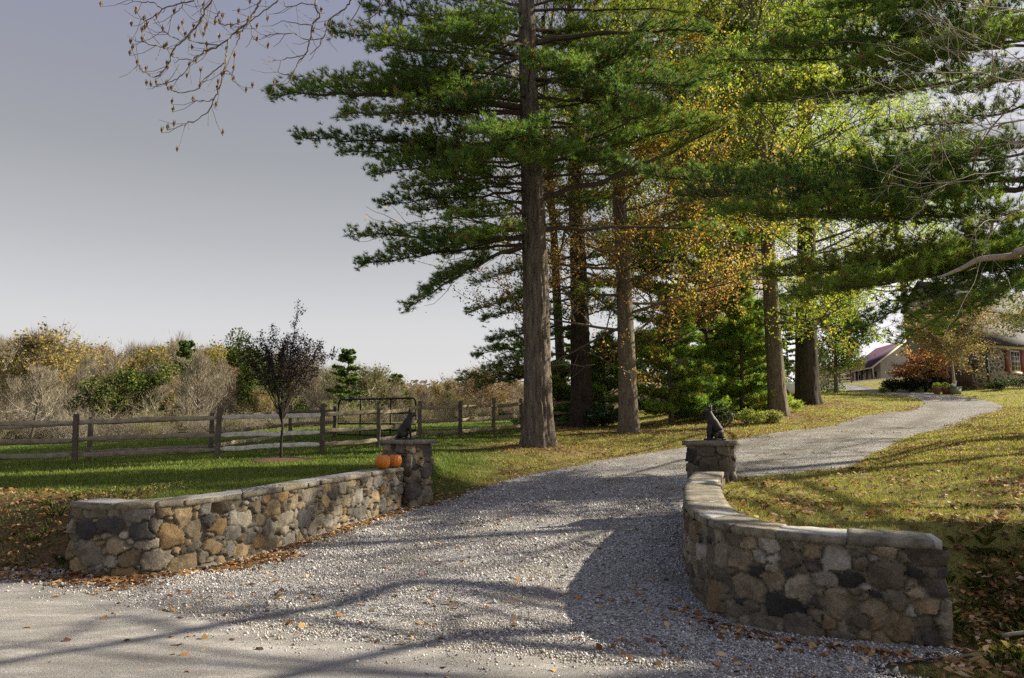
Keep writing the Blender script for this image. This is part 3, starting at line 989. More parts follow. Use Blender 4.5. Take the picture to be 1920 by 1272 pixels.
# ---------------------------------------------------------------- bark and foliage materials
def barkmat(name, c1, c2, scale=9, zs=.18, bmp=1.0, dist=.05):
    m, t, b, o = newmat(name)
    n1 = tex(t, scale * .8, 9, .7, mapping=(1, 1, zs))
    n2 = tex(t, scale * 3, 6, .7, mapping=(1, 1, .4))
    s = mth(t, 'MULTIPLY_ADD', n2.outputs[0], .4, mth(t, 'MULTIPLY', n1.outputs[0], .6))
    r = ramp(t, [(.36, c2), (.5, tuple((x + y) / 2 for x, y in zip(c1, c2))), (.62, c1)], s)
    t.links.new(r.outputs[0], b.inputs['Base Color'])
    b.inputs['Roughness'].default_value = .95
    b.inputs['Specular IOR Level'].default_value = .1
    bump(t, b, s, bmp, dist)
    return m
m_bark = barkmat('pine_bark', (.25, .205, .155), (.03, .023, .018), 12, .15, 1.0, .08)
m_oakbark = barkmat('oak_bark', (.25, .21, .155), (.07, .056, .042), 16, .2, 1.0, .05)
m_greybark = barkmat('grey_bark', (.30, .27, .22), (.10, .085, .07), 22, .25, .6, .02)
m_darkbark = barkmat('dark_bark', (.085, .07, .055), (.02, .016, .013), 14, .2, .8, .03)
m_limb = barkmat('pine_limb_bark', (.13, .10, .075), (.04, .03, .022), 20, .4, .5, .01)
m_twig = simple('twig_bark', (.20, .165, .13), (.09, .07, .055), 30, bmp=.3)
m_paletwig = simple('pale_twig_bark', (.42, .36, .28), (.20, .16, .12), 14, bmp=.3)
m_needle = leafmat('pine_needles', .42, .5, .35, (1.3, 1.35, .6))
m_leaf = leafmat('leaves', .45, .6, .3)
m_bgtree = leafmat('distant_tree', .25, .9, .1, (1.1, 1.05, .9))

def furrow_trunk(axis, rad, k=72, step=.07, seed=0, flare=.5, amp=.03, freq=5.0):
    """axis points (n,3), radii; bark furrows pressed into the surface"""
    ax = resample(np.column_stack([axis, rad]), step)
    p, r_ = ax[:, :3], ax[:, 3]
    an = np.linspace(0, 2 * math.pi, k, endpoint=False)
    z = p[:, 2:3]; z0 = z.min()
    root_ = np.exp(-np.clip(z - z0 - .25, 0, None) / .55) * flare
    lob = .5 + .5 * np.cos(an * 5 + seed + .8 * np.sin(an * 2 + seed)) 
    R = r_[:, None] * (1 + root_ * (.35 + .65 * lob[None]) * .75)
    cx, cy = np.cos(an)[None], np.sin(an)[None]
    fu = fbm(cx * freq + seed + 0 * z, cy * freq + 0 * z, z * 1.3 + 0 * cx, o=4)
    rg = 1 - np.abs(2 * fu - 1) * 2.2
    R = R + 2.3 * amp * np.clip(rg, -1, 1) * (r_[:, None] / .4) + .06 * r_[:, None] * (fbm(cx * 1.2 + 0 * z, cy * 1.2 + seed + 0 * z, z * .7 + 0 * cx, o=2) - .5)
    G = np.stack([p[:, 0:1] + R * cx, p[:, 1:2] + R * cy, z + 0 * cx], -1)
    mb = MB(); mb.grid(G, None, True)
    return mb

PINE_C = 1.22 * np.array([(.105, .175, .034), (.140, .215, .038), (.075, .140, .038), (.185, .25, .045), (.065, .125, .048), (.22, .24, .055)])
def tufts(C, D, k, L, w, r, cols, spread=.75, up=.25):
    """bundles of needles: C centres (n,3), D directions (n,3)"""
    n = len(C)
    if n == 0: return None
    dirs = unit(D[:, None] * .9 + r.normal(0, spread, (n, k, 3)) * [1, 1, .8] + [0, 0, up])
    base = C[:, None] - D[:, None] * r.random((n, k, 1)) * L * .8
    ln = L * r.uniform(.7, 1.15, (n, k, 1))
    tip = base + dirs * ln
    wv = unit(np.cross(dirs, r.normal(0, 1, (n, k, 3)))) * w / 2
    V = np.stack([base - wv, base + wv, tip], 2)                    # n,k,3,3
    c = cols[:, None, None] * r.uniform(.75, 1.25, (n, k, 1, 1)) * np.ones((1, 1, 3, 1))
    return V.reshape(-1, 3), c.reshape(-1, 3)

def bez(a, b, c, n):
    t_ = np.linspace(0, 1, n)[:, None]
    return a * (1 - t_) ** 2 + 2 * b * t_ * (1 - t_) + c * t_ ** 2
def pine_branch(wood, leafV, leafC, a, c, r, arc=.0, r0=.06, width=.32, dens=1.0, k=26, L=.13, w=.011, bare=.3, sec=.30, thick=.0):
    a = np.asarray(a, float); c = np.asarray(c, float)
    ln = np.linalg.norm(c - a)
    mid = (a + c) / 2 + [0, 0, arc * ln]
    n = max(6, int(ln / .35))
    p = bez(a, mid, c, n)
    p[1:-1] += r.normal(0, .03 * min(1, ln / 4), (n - 2, 3))
    wood.tube(p, np.linspace(r0, .012, n), 6)
    s = np.linspace(0, 1, n)
    T = unit(np.gradient(p, axis=0))
    C, D = [], []
    m = int(ln * (1 - bare) / sec * 2) + 3
    for i in range(m):
        t_ = bare + (1 - bare) * (i + r.random()) / m
        q = np.array([np.interp(t_, s, p[:, j]) for j in range(3)])
        d = unit(np.array([np.interp(t_, s, T[:, j]) for j in range(3)]))
        side = unit(np.cross(d, [0, 0, 1.0])) * (1 if i % 2 else -1)
        l2 = ln * width * (1.12 - t_) * r.uniform(.55, 1.1) * min(1, (t_ - bare) / .15 + .45) + .25
        dd = unit(d * r.uniform(.5, .9) + side * r.uniform(.5, 1.0) + [0, 0, r.normal(.10, .12) + thick * r.random()])
        e = q + dd * l2 + [0, 0, .10 * l2]
        n2 = max(3, int(l2 / .25))
        pp = bez(q, (q + e) / 2 - [0, 0, .05 * l2], e, n2 + 1)
        wood.tube(pp, np.linspace(max(.006, r0 * .22), .004, n2 + 1), 3, caps=False)
        m2 = max(3, int(l2 / .070 * dens))
        tt = np.clip(.18 + .82 * r.random(m2) ** .8, 0, 1)
        cc = np.stack([np.interp(tt, np.linspace(0, 1, n2 + 1), pp[:, j]) for j in range(3)], 1)
        cc = cc + r.normal(0, 1, (m2, 3)) * [.13, .13, .085] * (.6 + .4 * min(1, l2)) + [0, 0, .05]
        C.append(cc)
        D.append(unit(dd * .8 + r.normal(0, .35, (m2, 3)) + [0, 0, .35]))
    m3 = int(6 * dens) + 3
    C.append(p[-1] + r.normal(0, .09, (m3, 3))); D.append(unit(T[-1] + r.normal(0, .3, (m3, 3)) + [0, 0, .3]))
    C = np.concatenate(C); D = np.concatenate(D)
    base_ = PINE_C[r.integers(0, len(PINE_C))] * .5 + .5 * PINE_C[r.choice(len(PINE_C), len(C))]
    dead_ = r.random(len(C)) < .05
    base_ = np.where(dead_[:, None], np.array([[.24, .15, .06]]), base_)
    v, cl_ = tufts(C, D, k, L, w, r, base_ * r.uniform(.7, 1.25, (len(C), 1)))
    leafV.append(v); leafC.append(cl_ * BRIGHT)
def finish_needles(root, leafV, leafC, name='foliage'):
    V = np.concatenate(leafV); C = np.concatenate(leafC)
    o = mesh_obj(name, V, [np.arange(len(V)).reshape(-1, 3)], m_needle, col=C)
    return put(o, root)
def axis_at(axis, z):
    return np.array([np.interp(z, axis[:, 2], axis[:, 0]), np.interp(z, axis[:, 2], axis[:, 1]), z])
NT = 0
BRIGHT = 1.0
def pine(label, axis, rad, branches, rand, seed, k=26, L=.13, w=.011, dens=1.0, flare=.5, group=None, trunkk=72, dead=0, bark=None):
    """branches: explicit [(px,py,Yend,z0,arc,...)] ; rand: dict for whorls"""
    global NT
    r = np.random.default_rng(seed)
    axis = np.asarray(axis, float)
    root = thing('pine_tree', label, 'pine tree', axis[0], group)
    ax2 = axis.copy(); ax2[0, 2] -= .25
    put(furrow_trunk(ax2, rad, trunkk, seed=seed, flare=flare).build('trunk', bark or m_bark, smooth_=True, usecol=False), root)
    wood = MB(); lv, lc = [], []
    for b_ in branches:
        px, py, Y, z0 = b_[:4]
        arc = b_[4] if len(b_) > 4 else 0
        kw = b_[5] if len(b_) > 5 else {}
        a = axis_at(axis, z0)
        pine_branch(wood, lv, lc, a, P(px, py, Y), r, arc, **{**dict(k=k, L=L, w=w, dens=dens, r0=.05), **kw})
    if rand:
        z = rand['z0']
        while z < rand['z1']:
            f = (z - rand['z0']) / (rand['z1'] - rand['z0'])
            for _ in range(rand.get('n', 4)):
                az = r.uniform(*rand.get('az', (0, 2 * math.pi)))
                ln = (rand['l0'] * (1 - f) + rand['l1'] * f) * r.uniform(.65, 1.1)
                a = axis_at(axis, z + r.uniform(-.2, .2))
                rise = rand.get('rise', .12) + .3 * f + r.normal(0, .08)
                e = a + np.array([math.cos(az), math.sin(az), rise]) * ln
                if 'keep' in rand and not rand['keep'](e): continue
                pine_branch(wood, lv, lc, a, e, r, r.uniform(-.08, .02), k=k, L=L, w=w, dens=dens * rand.get('dens', 1), r0=.03 + .005 * ln, bare=rand.get('bare', .3), sec=rand.get('sec', .34))
            z += rand['dz'] * r.uniform(.8, 1.2)
    for _ in range(dead):        # bare lower snags
        z = r.uniform(2.2, rand['z0'] + 2.5); az = r.uniform(0, 6.28); ln = r.uniform(.8, 3.2)
        a = axis_at(axis, z); e = a + [math.cos(az) * ln, math.sin(az) * ln, r.uniform(-.5, .3) * ln * .5]
        p = bez(a, (a + e) / 2 + [0, 0, .1 * ln], e, 6); p[1:] += r.normal(0, .05, (5, 3))
        wood.tube(p, np.linspace(.025, .006, 6), 4)
        for q in range(5):
            s_ = p[r.integers(2, 6)]; wood.tube(np.array([s_, s_ + r.normal(0, .25, 3), s_ + r.normal(0, .45, 3)]), [.008, .006, .003], 3, caps=False)
    put(wood.build('limbs', m_limb, smooth_=True, usecol=False), root)
    finish_needles(root, lv, lc)
    NT += sum(len(v) for v in lv) // 3
    return root
# the big pine beside the drive
Y0 = 22.0
ax = [P(px, py, Y0) for px, py in [(1011, 845), (1010, 780), (1008, 700), (1006, 600), (1004, 500), (1000, 400), (996, 280), (991, 150), (987, 0), (982, -180), (976, -380), (972, -560)]]
ax[0][2] = gz(ax[0][0], Y0)
rad = [.40, .37, .355, .345, .335, .31, .28, .25, .22, .17, .10, .04]
def zz_(py, Y=22): return P(1000, py, Y)[2]
BR = [(505, 178, 20.5, zz_(205), .05, dict(r0=.11, width=.22, thick=.3)), (560, 165, 21.5, zz_(190), .04, dict(width=.2, thick=.35)), (640, 215, 19.5, zz_(215), .02, dict(width=.25)),
      (558, 258, 22.5, zz_(275), .0, dict(r0=.07, width=.16, bare=.35)), (640, 285, 23.5, zz_(280), .0, dict(width=.2)),
      (700, 330, 21.0, zz_(300), .03, dict(width=.3, thick=.3)), (716, 385, 22.5, zz_(360), .02, dict(width=.28, thick=.3)), (760, 350, 20, zz_(330), .03, dict(width=.3, thick=.3)),
      (663, 440, 21.5, zz_(445), -.02, dict(r0=.08, width=.2, thick=.15)), (676, 497, 22.5, zz_(455), .02, dict(r0=.05, width=.22, bare=.45)), (735, 468, 20.5, zz_(450), .04, dict(width=.25)),
      (765, 578, 20.8, zz_(455), .10, dict(r0=.08, width=.24, bare=.35, thick=.1)), (800, 545, 21.5, zz_(460), .10, dict(r0=.05, width=.24, bare=.4)),
      (620, 60, 21, zz_(110), .02, dict(width=.2, bare=.45)), (690, 20, 22.5, zz_(70), .02, dict(width=.25)), (740, 120, 20, zz_(150), .02, dict(width=.3)), (700, 85, 19, zz_(115), .02, dict(width=.3)),
      (780, -30, 20, zz_(30), .02), (820, 60, 18, zz_(90), .02, dict(width=.35)), (860, 190, 19, zz_(180), .02, dict(width=.3)),
      (880, 300, 18.5, zz_(290), .0, dict(width=.4, thick=.3)), (985, 300, 18.3, zz_(310), .0, dict(width=.4, thick=.3)), (1060, 285, 18.5, zz_(290), .0, dict(width=.4, thick=.3)),
      (930, 250, 17.5, zz_(250), .0, dict(width=.4)), (840, 410, 20, zz_(400), .0, dict(width=.35, thick=.2)), (870, 360, 25, zz_(340), .0, dict(width=.35, thick=.2)),
      (860, 30, 19, zz_(50), .0, dict(width=.3)), (1080, 120, 18, zz_(130), .0, dict(width=.35)), 
      (1370, 225, 21.5, zz_(372), -.10, dict(r0=.10, width=.15, bare=.62)), (1385, 440, 22.5, zz_(436), .06, dict(r0=.07, width=.12, bare=.7)),
      (1330, 60, 21, zz_(82), .07, dict(r0=.10, width=.22, bare=.55)), (1240, 330, 23, zz_(330), .02, dict(width=.3, bare=.45)), (1160, 300, 20, zz_(300), .0, dict(width=.35, bare=.4)), (1320, 250, 22.5, zz_(230), .02, dict(width=.25, thick=.3)), (1360, 150, 22, zz_(130), .02, dict(width=.25, thick=.3)), (1290, 20, 20, zz_(20), .02, dict(width=.3, thick=.3)), (1150, -20, 19, zz_(0), .02, dict(width=.35)),
      (1200, 195, 19.5, zz_(140), .02, dict(width=.35, thick=.3)), (1300, 160, 20.5, zz_(150), .02, dict(width=.3, thick=.3)), (1250, 215, 21, zz_(180), .02, dict(width=.3, thick=.25)),
      (770, 290, 24.0, zz_(290), .02, dict(width=.3)), (800, 250, 21.5, zz_(250), .02, dict(width=.3, thick=.2)), (830, 480, 23.5, zz_(440), .04, dict(width=.35)), (880, 450, 19.5, zz_(430), .04, dict(width=.35)), (780, 395, 23.5, zz_(380), .02, dict(width=.3)),
      (690, 175, 23.5, zz_(190), .02, dict(width=.25)), (760, 210, 21, zz_(210), .02, dict(width=.3, thick=.3)), (1170, 120, 23, zz_(100), .02, dict(width=.35)), (1150, 240, 23, zz_(240), .02, dict(width=.35)), (1130, 60, 24, zz_(60), .02, dict(width=.35)), (1120, 395, 24.5, zz_(350), .04, dict(width=.3, bare=.4))]
pine('tall thick trunked pine standing alone beside the left edge of the drive', ax, rad, BR,
     dict(z0=9.5, z1=22, dz=.85, n=4, l0=5.2, l1=1.6, rise=.1, keep=lambda e: not (e[1] < 21.4 and abs(e[0] - TX) < 2.4)), 71, k=30, L=.145, w=.0145, dead=13, dens=1.25)
def tree_axis(px, py, Y, pxtop, H, n=8, seed=0):
    r = np.random.default_rng(seed)
    a = P(px, py, Y); a[2] = gz(a[0], Y)
    xt = X(pxtop, Y)
    z = np.linspace(0, H, n)
    x = a[0] + (xt - a[0]) * (z / H) + np.cumsum(r.normal(0, .03, n)) * (z > 0)
    y = Y + np.cumsum(r.normal(0, .03, n)) * (z > 0)
    return np.stack([x, y, a[2] + z], 1)
# pine behind the big one
ax = tree_axis(1092, 800, 30, 1070, 22, seed=1)
rad = np.linspace(.40, .06, 8)
BR = [(880, 585, 29, 7.0, .03, dict(width=.3)), (905, 600, 30, 6.6, .03, dict(width=.3)), (893, 670, 29.5, 5.0, .04, dict(width=.3)), (862, 715, 29.5, 3.6, .04, dict(width=.28, thick=.2)),
      (900, 722, 31, 3.6, .04, dict(width=.35, thick=.2)), (930, 690, 28, 4.4, .04, dict(width=.4, thick=.2)), (920, 640, 28.5, 5.4, .04, dict(width=.35)), (950, 715, 30, 3.6, .03, dict(width=.4)),
      (890, 530, 31, 8.3, .03, dict(width=.3)), (1170, 600, 28.5, 7, .03), (1000, 640, 33, 5.5, .03), (960, 560, 32, 7.5, .03, dict(width=.35))]
pine('second pine with dark trunk, just right of the thick trunked pine', ax, rad, BR, dict(z0=4.4, z1=21, dz=1.1, n=3, l0=4.6, l1=1.5, dens=.7), 72, k=22, L=.16, w=.018, dens=.9, dead=14, trunkk=48, bark=m_darkbark)

# big pine outside the frame on the right whose limbs hang into view
zR = gz(16.3, 20.5)
ax = np.stack([np.linspace(16.3, 16.9, 8), np.full(8, 20.5), zR + np.linspace(0, 22, 8)], 1)
rad = np.linspace(.42, .08, 8)
B2 = dict(k=30, L=.15, w=.012)
def zq(py, Y): return P(1000, py, Y)[2]
BR = [(1215, 330, 19, 8.6, -.05, dict(r0=.11, width=.17, thick=.35, bare=.25)), (1290, 365, 17.5, 8.4, -.05, dict(r0=.1, width=.2, thick=.35, bare=.2)), (1370, 395, 17.0, 7.6, -.04, dict(width=.2, thick=.2)),
      (1420, 330, 20, 9.5, -.05, dict(width=.22, thick=.3)), (1330, 115, 20, 12.5, -.02, dict(width=.18, thick=.3)), (1400, 190, 19, 12.0, -.04, dict(width=.2, thick=.3)), (1450, 90, 18.5, 13.5, -.03, dict(width=.22, thick=.3)),
      (1480, 40, 20, 14.5, -.03, dict(width=.22, thick=.3)), (1440, 520, 18, 7.0, -.02, dict(width=.22, thick=.2, r0=.08)), (1500, 555, 17, 6.6, -.02, dict(width=.25, thick=.25)), (1590, 540, 18.5, 6.6, -.02, dict(width=.28, thick=.2)),
      (1600, 622, 18, 6.8, .05, dict(width=.2, dens=.7)), (1690, 640, 17, 5.9, .08, dict(width=.25, dens=.6)), (1760, 615, 18.5, 6.2, .06, dict(width=.28, dens=.5)), (1850, 560, 17, 6.0, .05, dict(width=.4, dens=.5)),
      (1640, 250, 19, 11, -.04, dict(width=.2, dens=.6)), (1600, 120, 18, 13, -.04, dict(width=.25)), (1700, 60, 20, 14, -.04, dict(width=.3, dens=.7)), (1800, 170, 18, 12, -.02, dict(width=.3, dens=.55)), (1850, 420, 19, 7.8, -.02, dict(width=.3, dens=.5)),
      (1700, 300, 17, 9.8, -.03, dict(width=.22, dens=.6)), (1870, 60, 17, 13, 0, dict(width=.4, dens=.6)), (1840, 480, 17.5, 6.8, 0, dict(width=.4, dens=.45)), (1720, 480, 19, 7.4, -.02, dict(width=.22, dens=.7)), (1560, 10, 19, 15, -.03, dict(width=.22))]
pine('spreading pine with long dark limbs reaching in from the right edge over the drive', ax, rad, BR,
     dict(z0=10, z1=20, dz=1.6, n=3, l0=4.0, l1=2, rise=.1, dens=.5, az=(-1.5, 1.5)), 73, k=28, L=.16, w=.015, dens=1.2)

# pines deeper in the grove
ax = tree_axis(1338, 782, 36, 1330, 24, seed=14)
pine('tall pine deep in the grove between the brown oak and the sunlit oak trunk', ax, np.linspace(.42, .06, 8), [], dict(z0=6, z1=25, dz=1.0, n=4, l0=5.5, l1=2, dens=.9), 74, k=22, L=.2, w=.026, dens=1.0, dead=8, trunkk=32)
# ---------------------------------------------------------------- broadleaf trees
def grow(wood, p, d, ln, r0, depth, r, tips, spread=.75, up=.12, kids=(3, 5), jit=.14, shrink=(.5, .75), k=5):
    n = 5
    pts = [np.array(p, float)]
    dd = unit(np.asarray(d, float))
    for i in range(n - 1):
        dd = unit(dd + r.normal(0, jit, 3) + [0, 0, up * .35])
        pts.append(pts[-1] + dd * ln / (n - 1))
    pts = np.array(pts)
    wood.tube(pts, np.linspace(r0, max(r0 * .45, .003), n), k if depth > 1 else 3, caps=False)
    if depth <= 1:
        for f in (.35, .6, .8, 1.0):
            i = min(n - 1, int(f * (n - 1)))
            tips.append((pts[i], dd))
    if depth <= 0: return
    m = r.integers(*kids)
    for i in range(m):
        f = .25 + .75 * (i + r.random()) / m
        q = pts[0] + (pts[-1] - pts[0]) * f if False else np.array([np.interp(f * (n - 1), range(n), pts[:, j]) for j in range(3)])
        dv = unit(dd * r.uniform(.5, .9) + r.normal(0, spread, 3) * [1, 1, .7] + [0, 0, up])
        grow(wood, q, dv, ln * r.uniform(*shrink), r0 * .5, depth - 1, r, tips, spread, up, kids, jit, shrink, k)
    grow(wood, pts[-1], dd, ln * r.uniform(*shrink), r0 * .5, depth - 1, r, tips, spread, up, kids, jit, shrink, k)
def leaf_quads(C, size, r, cols, flat=.0):
    n = len(C)
    a = unit(r.normal(0, 1, (n, 3)) + [0, 0, -.2]); b_ = unit(np.cross(a, r.normal(0, 1, (n, 3)) + [0, 0, flat]))
    s = size * r.uniform(.6, 1.25, (n, 1))
    V = np.stack([C - a * s * .5, C + b_ * s * .32 , C + a * s * .55, C - b_ * s * .32], 1)
    fold = np.cross(a, b_) * s * .15
    V[:, 1] += fold; V[:, 3] += fold
    return V.reshape(-1, 3), np.repeat(cols, 4, 0)
def broadleaf(name, label, axis, rad, z0, z1, nl, l0, l1, leaves, size, pal, seed, bark, group=None, cat='tree', depth=2, sigma=.22, k=48, flare=.5,
              keep=None, rise=.25, palz=None, kids=(3, 5), az=(0, 2 * math.pi), spread=.75, trunk=True, density=1.0, mleaf=None, furrow=.012):
    r = np.random.default_rng(seed)
    axis = np.asarray(axis, float)
    root = thing(name, label, cat, axis[0], group)
    if trunk:
        ax2 = axis.copy(); ax2[0, 2] -= .25
        put(furrow_trunk(ax2, rad, k, seed=seed, flare=flare, amp=furrow, freq=7).build('trunk', bark, smooth_=True, usecol=False), root)
    wood = MB(); tips = []
    LV, LC = [], []
    for i in range(nl):
        f = (i + r.random()) / nl
        z = axis[0, 2] + z0 + (z1 - z0) * f
        a = axis_at(axis, min(z, axis[-1, 2]))
        q = r.uniform(*az); ln = (l0 * (1 - f) + l1 * f) * r.uniform(.7, 1.15)
        d = np.array([math.cos(q), math.sin(q), rise + .5 * f + r.normal(0, .12)])
        if keep is not None and not keep(a + unit(d) * ln * 1.4): continue
        tl = []
        grow(wood, a, d, ln, .018 + .012 * ln, depth, r, tl, kids=kids, spread=spread)
        if not len(tl): continue
        T = np.array([x[0] for x in tl])
        pz = pal if palz is None else palz(f)
        m = int(len(T) * leaves * density)
        C = T[r.integers(0, len(T), m)] + r.normal(0, sigma, (m, 3))
        C = C[fbm(C[:, 0] * 1.1 / (size * 6) + seed, C[:, 1] * 1.1 / (size * 6), C[:, 2] * 1.3 / (size * 6), o=2) > .44]; m = len(C)
        if m == 0: continue
        P_ = np.array(pz)
        main = P_[r.integers(0, len(P_))]
        cols = 1.18 * (main * .45 + .55 * P_[r.integers(0, len(P_), m)]) * r.uniform(.65, 1.25, (m, 1))
        v, c_ = leaf_quads(C, size, r, cols)
        LV.append(v); LC.append(c_)
    put(wood.build('limbs', bark, smooth_=True, usecol=False), root)
    if LV:
        V = np.concatenate(LV)
        put(mesh_obj('leaves', V, [np.arange(len(V)).reshape(-1, 4)], mleaf or m_leaf, col=np.concatenate(LC)), root)
    return root
OAK_LOW = [(.34, .14, .035), (.42, .20, .045), (.27, .12, .04), (.46, .27, .07), (.20, .19, .04), (.14, .22, .04), (.52, .35, .13)]
OAK_HI = [(.16, .26, .035), (.27, .30, .04), (.46, .32, .045), (.36, .17, .04), (.11, .19, .03), (.42, .38, .06)]
YEL = [(.24, .32, .045), (.36, .38, .05), (.17, .28, .04), (.44, .38, .05), (.11, .20, .035), (.20, .30, .04)]
GRN = [(.16, .28, .04), (.23, .33, .045), (.09, .18, .03), (.36, .37, .05), (.45, .34, .05)]
ax = tree_axis(1180, 810, 27, 1162, 21, seed=2)
broadleaf('oak_tree', 'brown leaved oak with pale trunk, third trunk left of the drive', ax, np.linspace(.33, .10, 8), 3.2, 19, 60, 4.0, 2.6, 16, .095, OAK_LOW, 81, m_oakbark,
          palz=lambda f: OAK_LOW if f < .3 else OAK_HI, rise=.0, sigma=.15)
ax = tree_axis(1460, 775, 31, 1440, 21, seed=3)
broadleaf('oak_tree', 'yellow green oak with a sunlit pale trunk, left of the darker trunk by the drive', ax, np.linspace(.35, .12, 8), 3.3, 20, 52, 3.8, 3.6, 17, .11, GRN, 82, m_oakbark,
          palz=lambda f: GRN + OAK_LOW[:1] if f < .3 else YEL + GRN, rise=.05, sigma=.2)
ax = tree_axis(1513, 757, 38, 1545, 25, seed=4)
broadleaf('tulip_tree', 'massive dark trunked tree beside the drive with yellowing leaves high up', ax, np.linspace(.56, .16, 8), 7.5, 24, 46, 4.6, 5.2, 17, .14, YEL, 83, m_darkbark, rise=.25, sigma=.32)
ax = tree_axis(1285, 770, 44, 1300, 23, seed=5)
broadleaf('tulip_tree', 'golden leaved tree rising behind the young pines', ax, np.linspace(.4, .14, 8), 5, 22, 44, 4.2, 4.6, 18, .15, YEL, 84, m_oakbark, sigma=.33, k=24)
ax = tree_axis(1405, 760, 40, 1408, 23, seed=6)
broadleaf('tulip_tree', 'forked grey trunk tree seen high between the two pines', ax, np.linspace(.36, .16, 8), 8, 22, 30, 3.6, 4.2, 17, .14, YEL + OAK_HI, 85, m_oakbark, sigma=.33, k=24)
ax = tree_axis(1715, 728, 78, 1690, 26, seed=7)
broadleaf('tulip_tree', 'bright yellow green tree rising behind the farmhouse and barn', ax, np.linspace(.36, .16, 8), 7, 25, 38, 6.8, 6.0, 9, .27, YEL, 86, m_oakbark, sigma=.45, k=24)
ax = tree_axis(905, 770, 46, 960, 19, seed=8)
broadleaf('oak_tree', 'thin bronze leaved oak showing through the left side of the tall pine', tree_axis(1060, 790, 38, 1030, 22, seed=8), np.linspace(.26, .1, 8), 8, 21, 30, 5.5, 4.5, 4.0, .17, OAK_HI + OAK_LOW, 87, m_darkbark, sigma=.3, k=24, rise=.1)

# low bright broadleaf screen behind the dark trunk
ax = tree_axis(1568, 745, 47, 1572, 6.5, seed=12)
broadleaf('small_tree', 'small leafy green tree right of the massive dark trunk', ax, np.linspace(.12, .04, 8), .6, 6.3, 24, 1.9, 1.2, 13, .16, [(.10, .15, .045), (.14, .18, .05), (.17, .19, .05), (.08, .13, .04)], 88, m_oakbark, k=12, flare=.2, sigma=.24, rise=.3)

# young pines under the tall trees
def young_pine(label, px, py, Y, H, sp, seed, nl=3, dens=1.15):
    global BRIGHT
    BRIGHT = 1.45  # needle colour lightened so the shaded young pines look sunlit
    axx = tree_axis(px, py, Y, px + 2, H, seed=seed)
    return pine(label, axx, np.linspace(.10, .02, 8), [], dict(z0=axx[0, 2] + .3, z1=axx[0, 2] + H * .97, dz=H * .085, n=5, l0=sp, l1=.35, rise=.12, bare=.12, sec=.28), seed, k=20, L=.18, w=.024, dens=dens, flare=.1, trunkk=12)
young_pine('young pine bushy to the ground, right behind the brown leaved oak trunk', 1258, 788, 31, 5.4, 2.5, 91)
young_pine('taller young pine filling the gap left of the sunlit oak trunk', 1335, 785, 34, 8.6, 3.0, 92)
young_pine('young pine close against the left side of the sunlit oak trunk', 1392, 780, 32.5, 5.8, 2.2, 93)
young_pine('dark young pine between the second and third trunks', 1130, 795, 34, 4.2, 1.7, 94)
young_pine('slim young pine with its top above the brown oak leaves', 1375, 775, 38, 12, 2.8, 95)
young_pine('low young pine by the fence end, left of the second trunk', 1045, 795, 35, 3.0, 1.8, 96)
young_pine('smallest shaded young pine, between its taller neighbours and the sunlit oak trunk', 1418, 772, 36, 4.6, 1.5, 97)

# ---------------------------------------------------------------- shrubs
def shrub(name, label, px, py, Y, W, H, pal, n, size, seed, cat='shrub', stems=9, bark=None, group=None, density=1.0):
    r = np.random.default_rng(seed)
    a = P(px, py, Y); a[2] = gz(a[0], Y)
    root = thing(name, label, cat, a, group)
    wood = MB(); tl = []
    for i in range(stems):
        q = r.uniform(0, 6.28); d = np.array([math.cos(q) * W / H * .6, math.sin(q) * W / H * .6, 1.0])
        grow(wood, a + np.array([math.cos(q), math.sin(q), 0]) * W * .08, d, H * r.uniform(.35, .5), .018, 1, r, tl, up=.1, k=4, spread=.6)
    put(wood.build('stems', bark or m_twig, usecol=False), root)
    T = np.array([x[0] for x in tl])
    m = int(n * density)
    u_ = unit(r.normal(0, 1, (m, 3))) * (r.random((m, 1)) ** .45)
    C = a + [0, 0, H * .5] + u_ * [W / 2, W / 2, H * .52]
    C += .25 * (T[r.integers(0, len(T), m)] - C)
    lump = fbm(C[:, 0] * 2.2 / max(.5, W * .5) + seed, C[:, 1] * 2.2 / max(.5, W * .5), C[:, 2] * 2.2 / max(.5, H * .5), o=2)
    C = C[(lump > .36)]
    C[:, 2] = np.maximum(C[:, 2], a[2] + .03)
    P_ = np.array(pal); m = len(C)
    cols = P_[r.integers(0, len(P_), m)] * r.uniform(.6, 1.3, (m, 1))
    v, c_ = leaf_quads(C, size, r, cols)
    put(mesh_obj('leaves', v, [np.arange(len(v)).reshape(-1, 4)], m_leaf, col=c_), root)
    return root
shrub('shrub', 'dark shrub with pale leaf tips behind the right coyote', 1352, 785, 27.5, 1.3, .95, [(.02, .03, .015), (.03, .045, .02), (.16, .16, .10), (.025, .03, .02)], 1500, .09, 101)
shrub('shrub', 'low yellow green shrub at the foot of the sunlit oak trunk', 1410, 790, 28.5, 1.5, .75, [(.20, .24, .05), (.28, .28, .08), (.14, .20, .05)], 1300, .08, 102)
shrub('shrub', 'pale straw and green shrub just left of the sunlit oak trunk base', 1448, 783, 29, 1.2, .6, [(.26, .26, .10), (.32, .29, .13), (.17, .22, .06)], 1000, .08, 103)
shrub('shrub', 'dark evergreen shrub between the second trunk and the pale oak trunk', 1128, 800, 29, 1.6, .9, [(.015, .03, .012), (.025, .045, .016)], 1500, .09, 104)
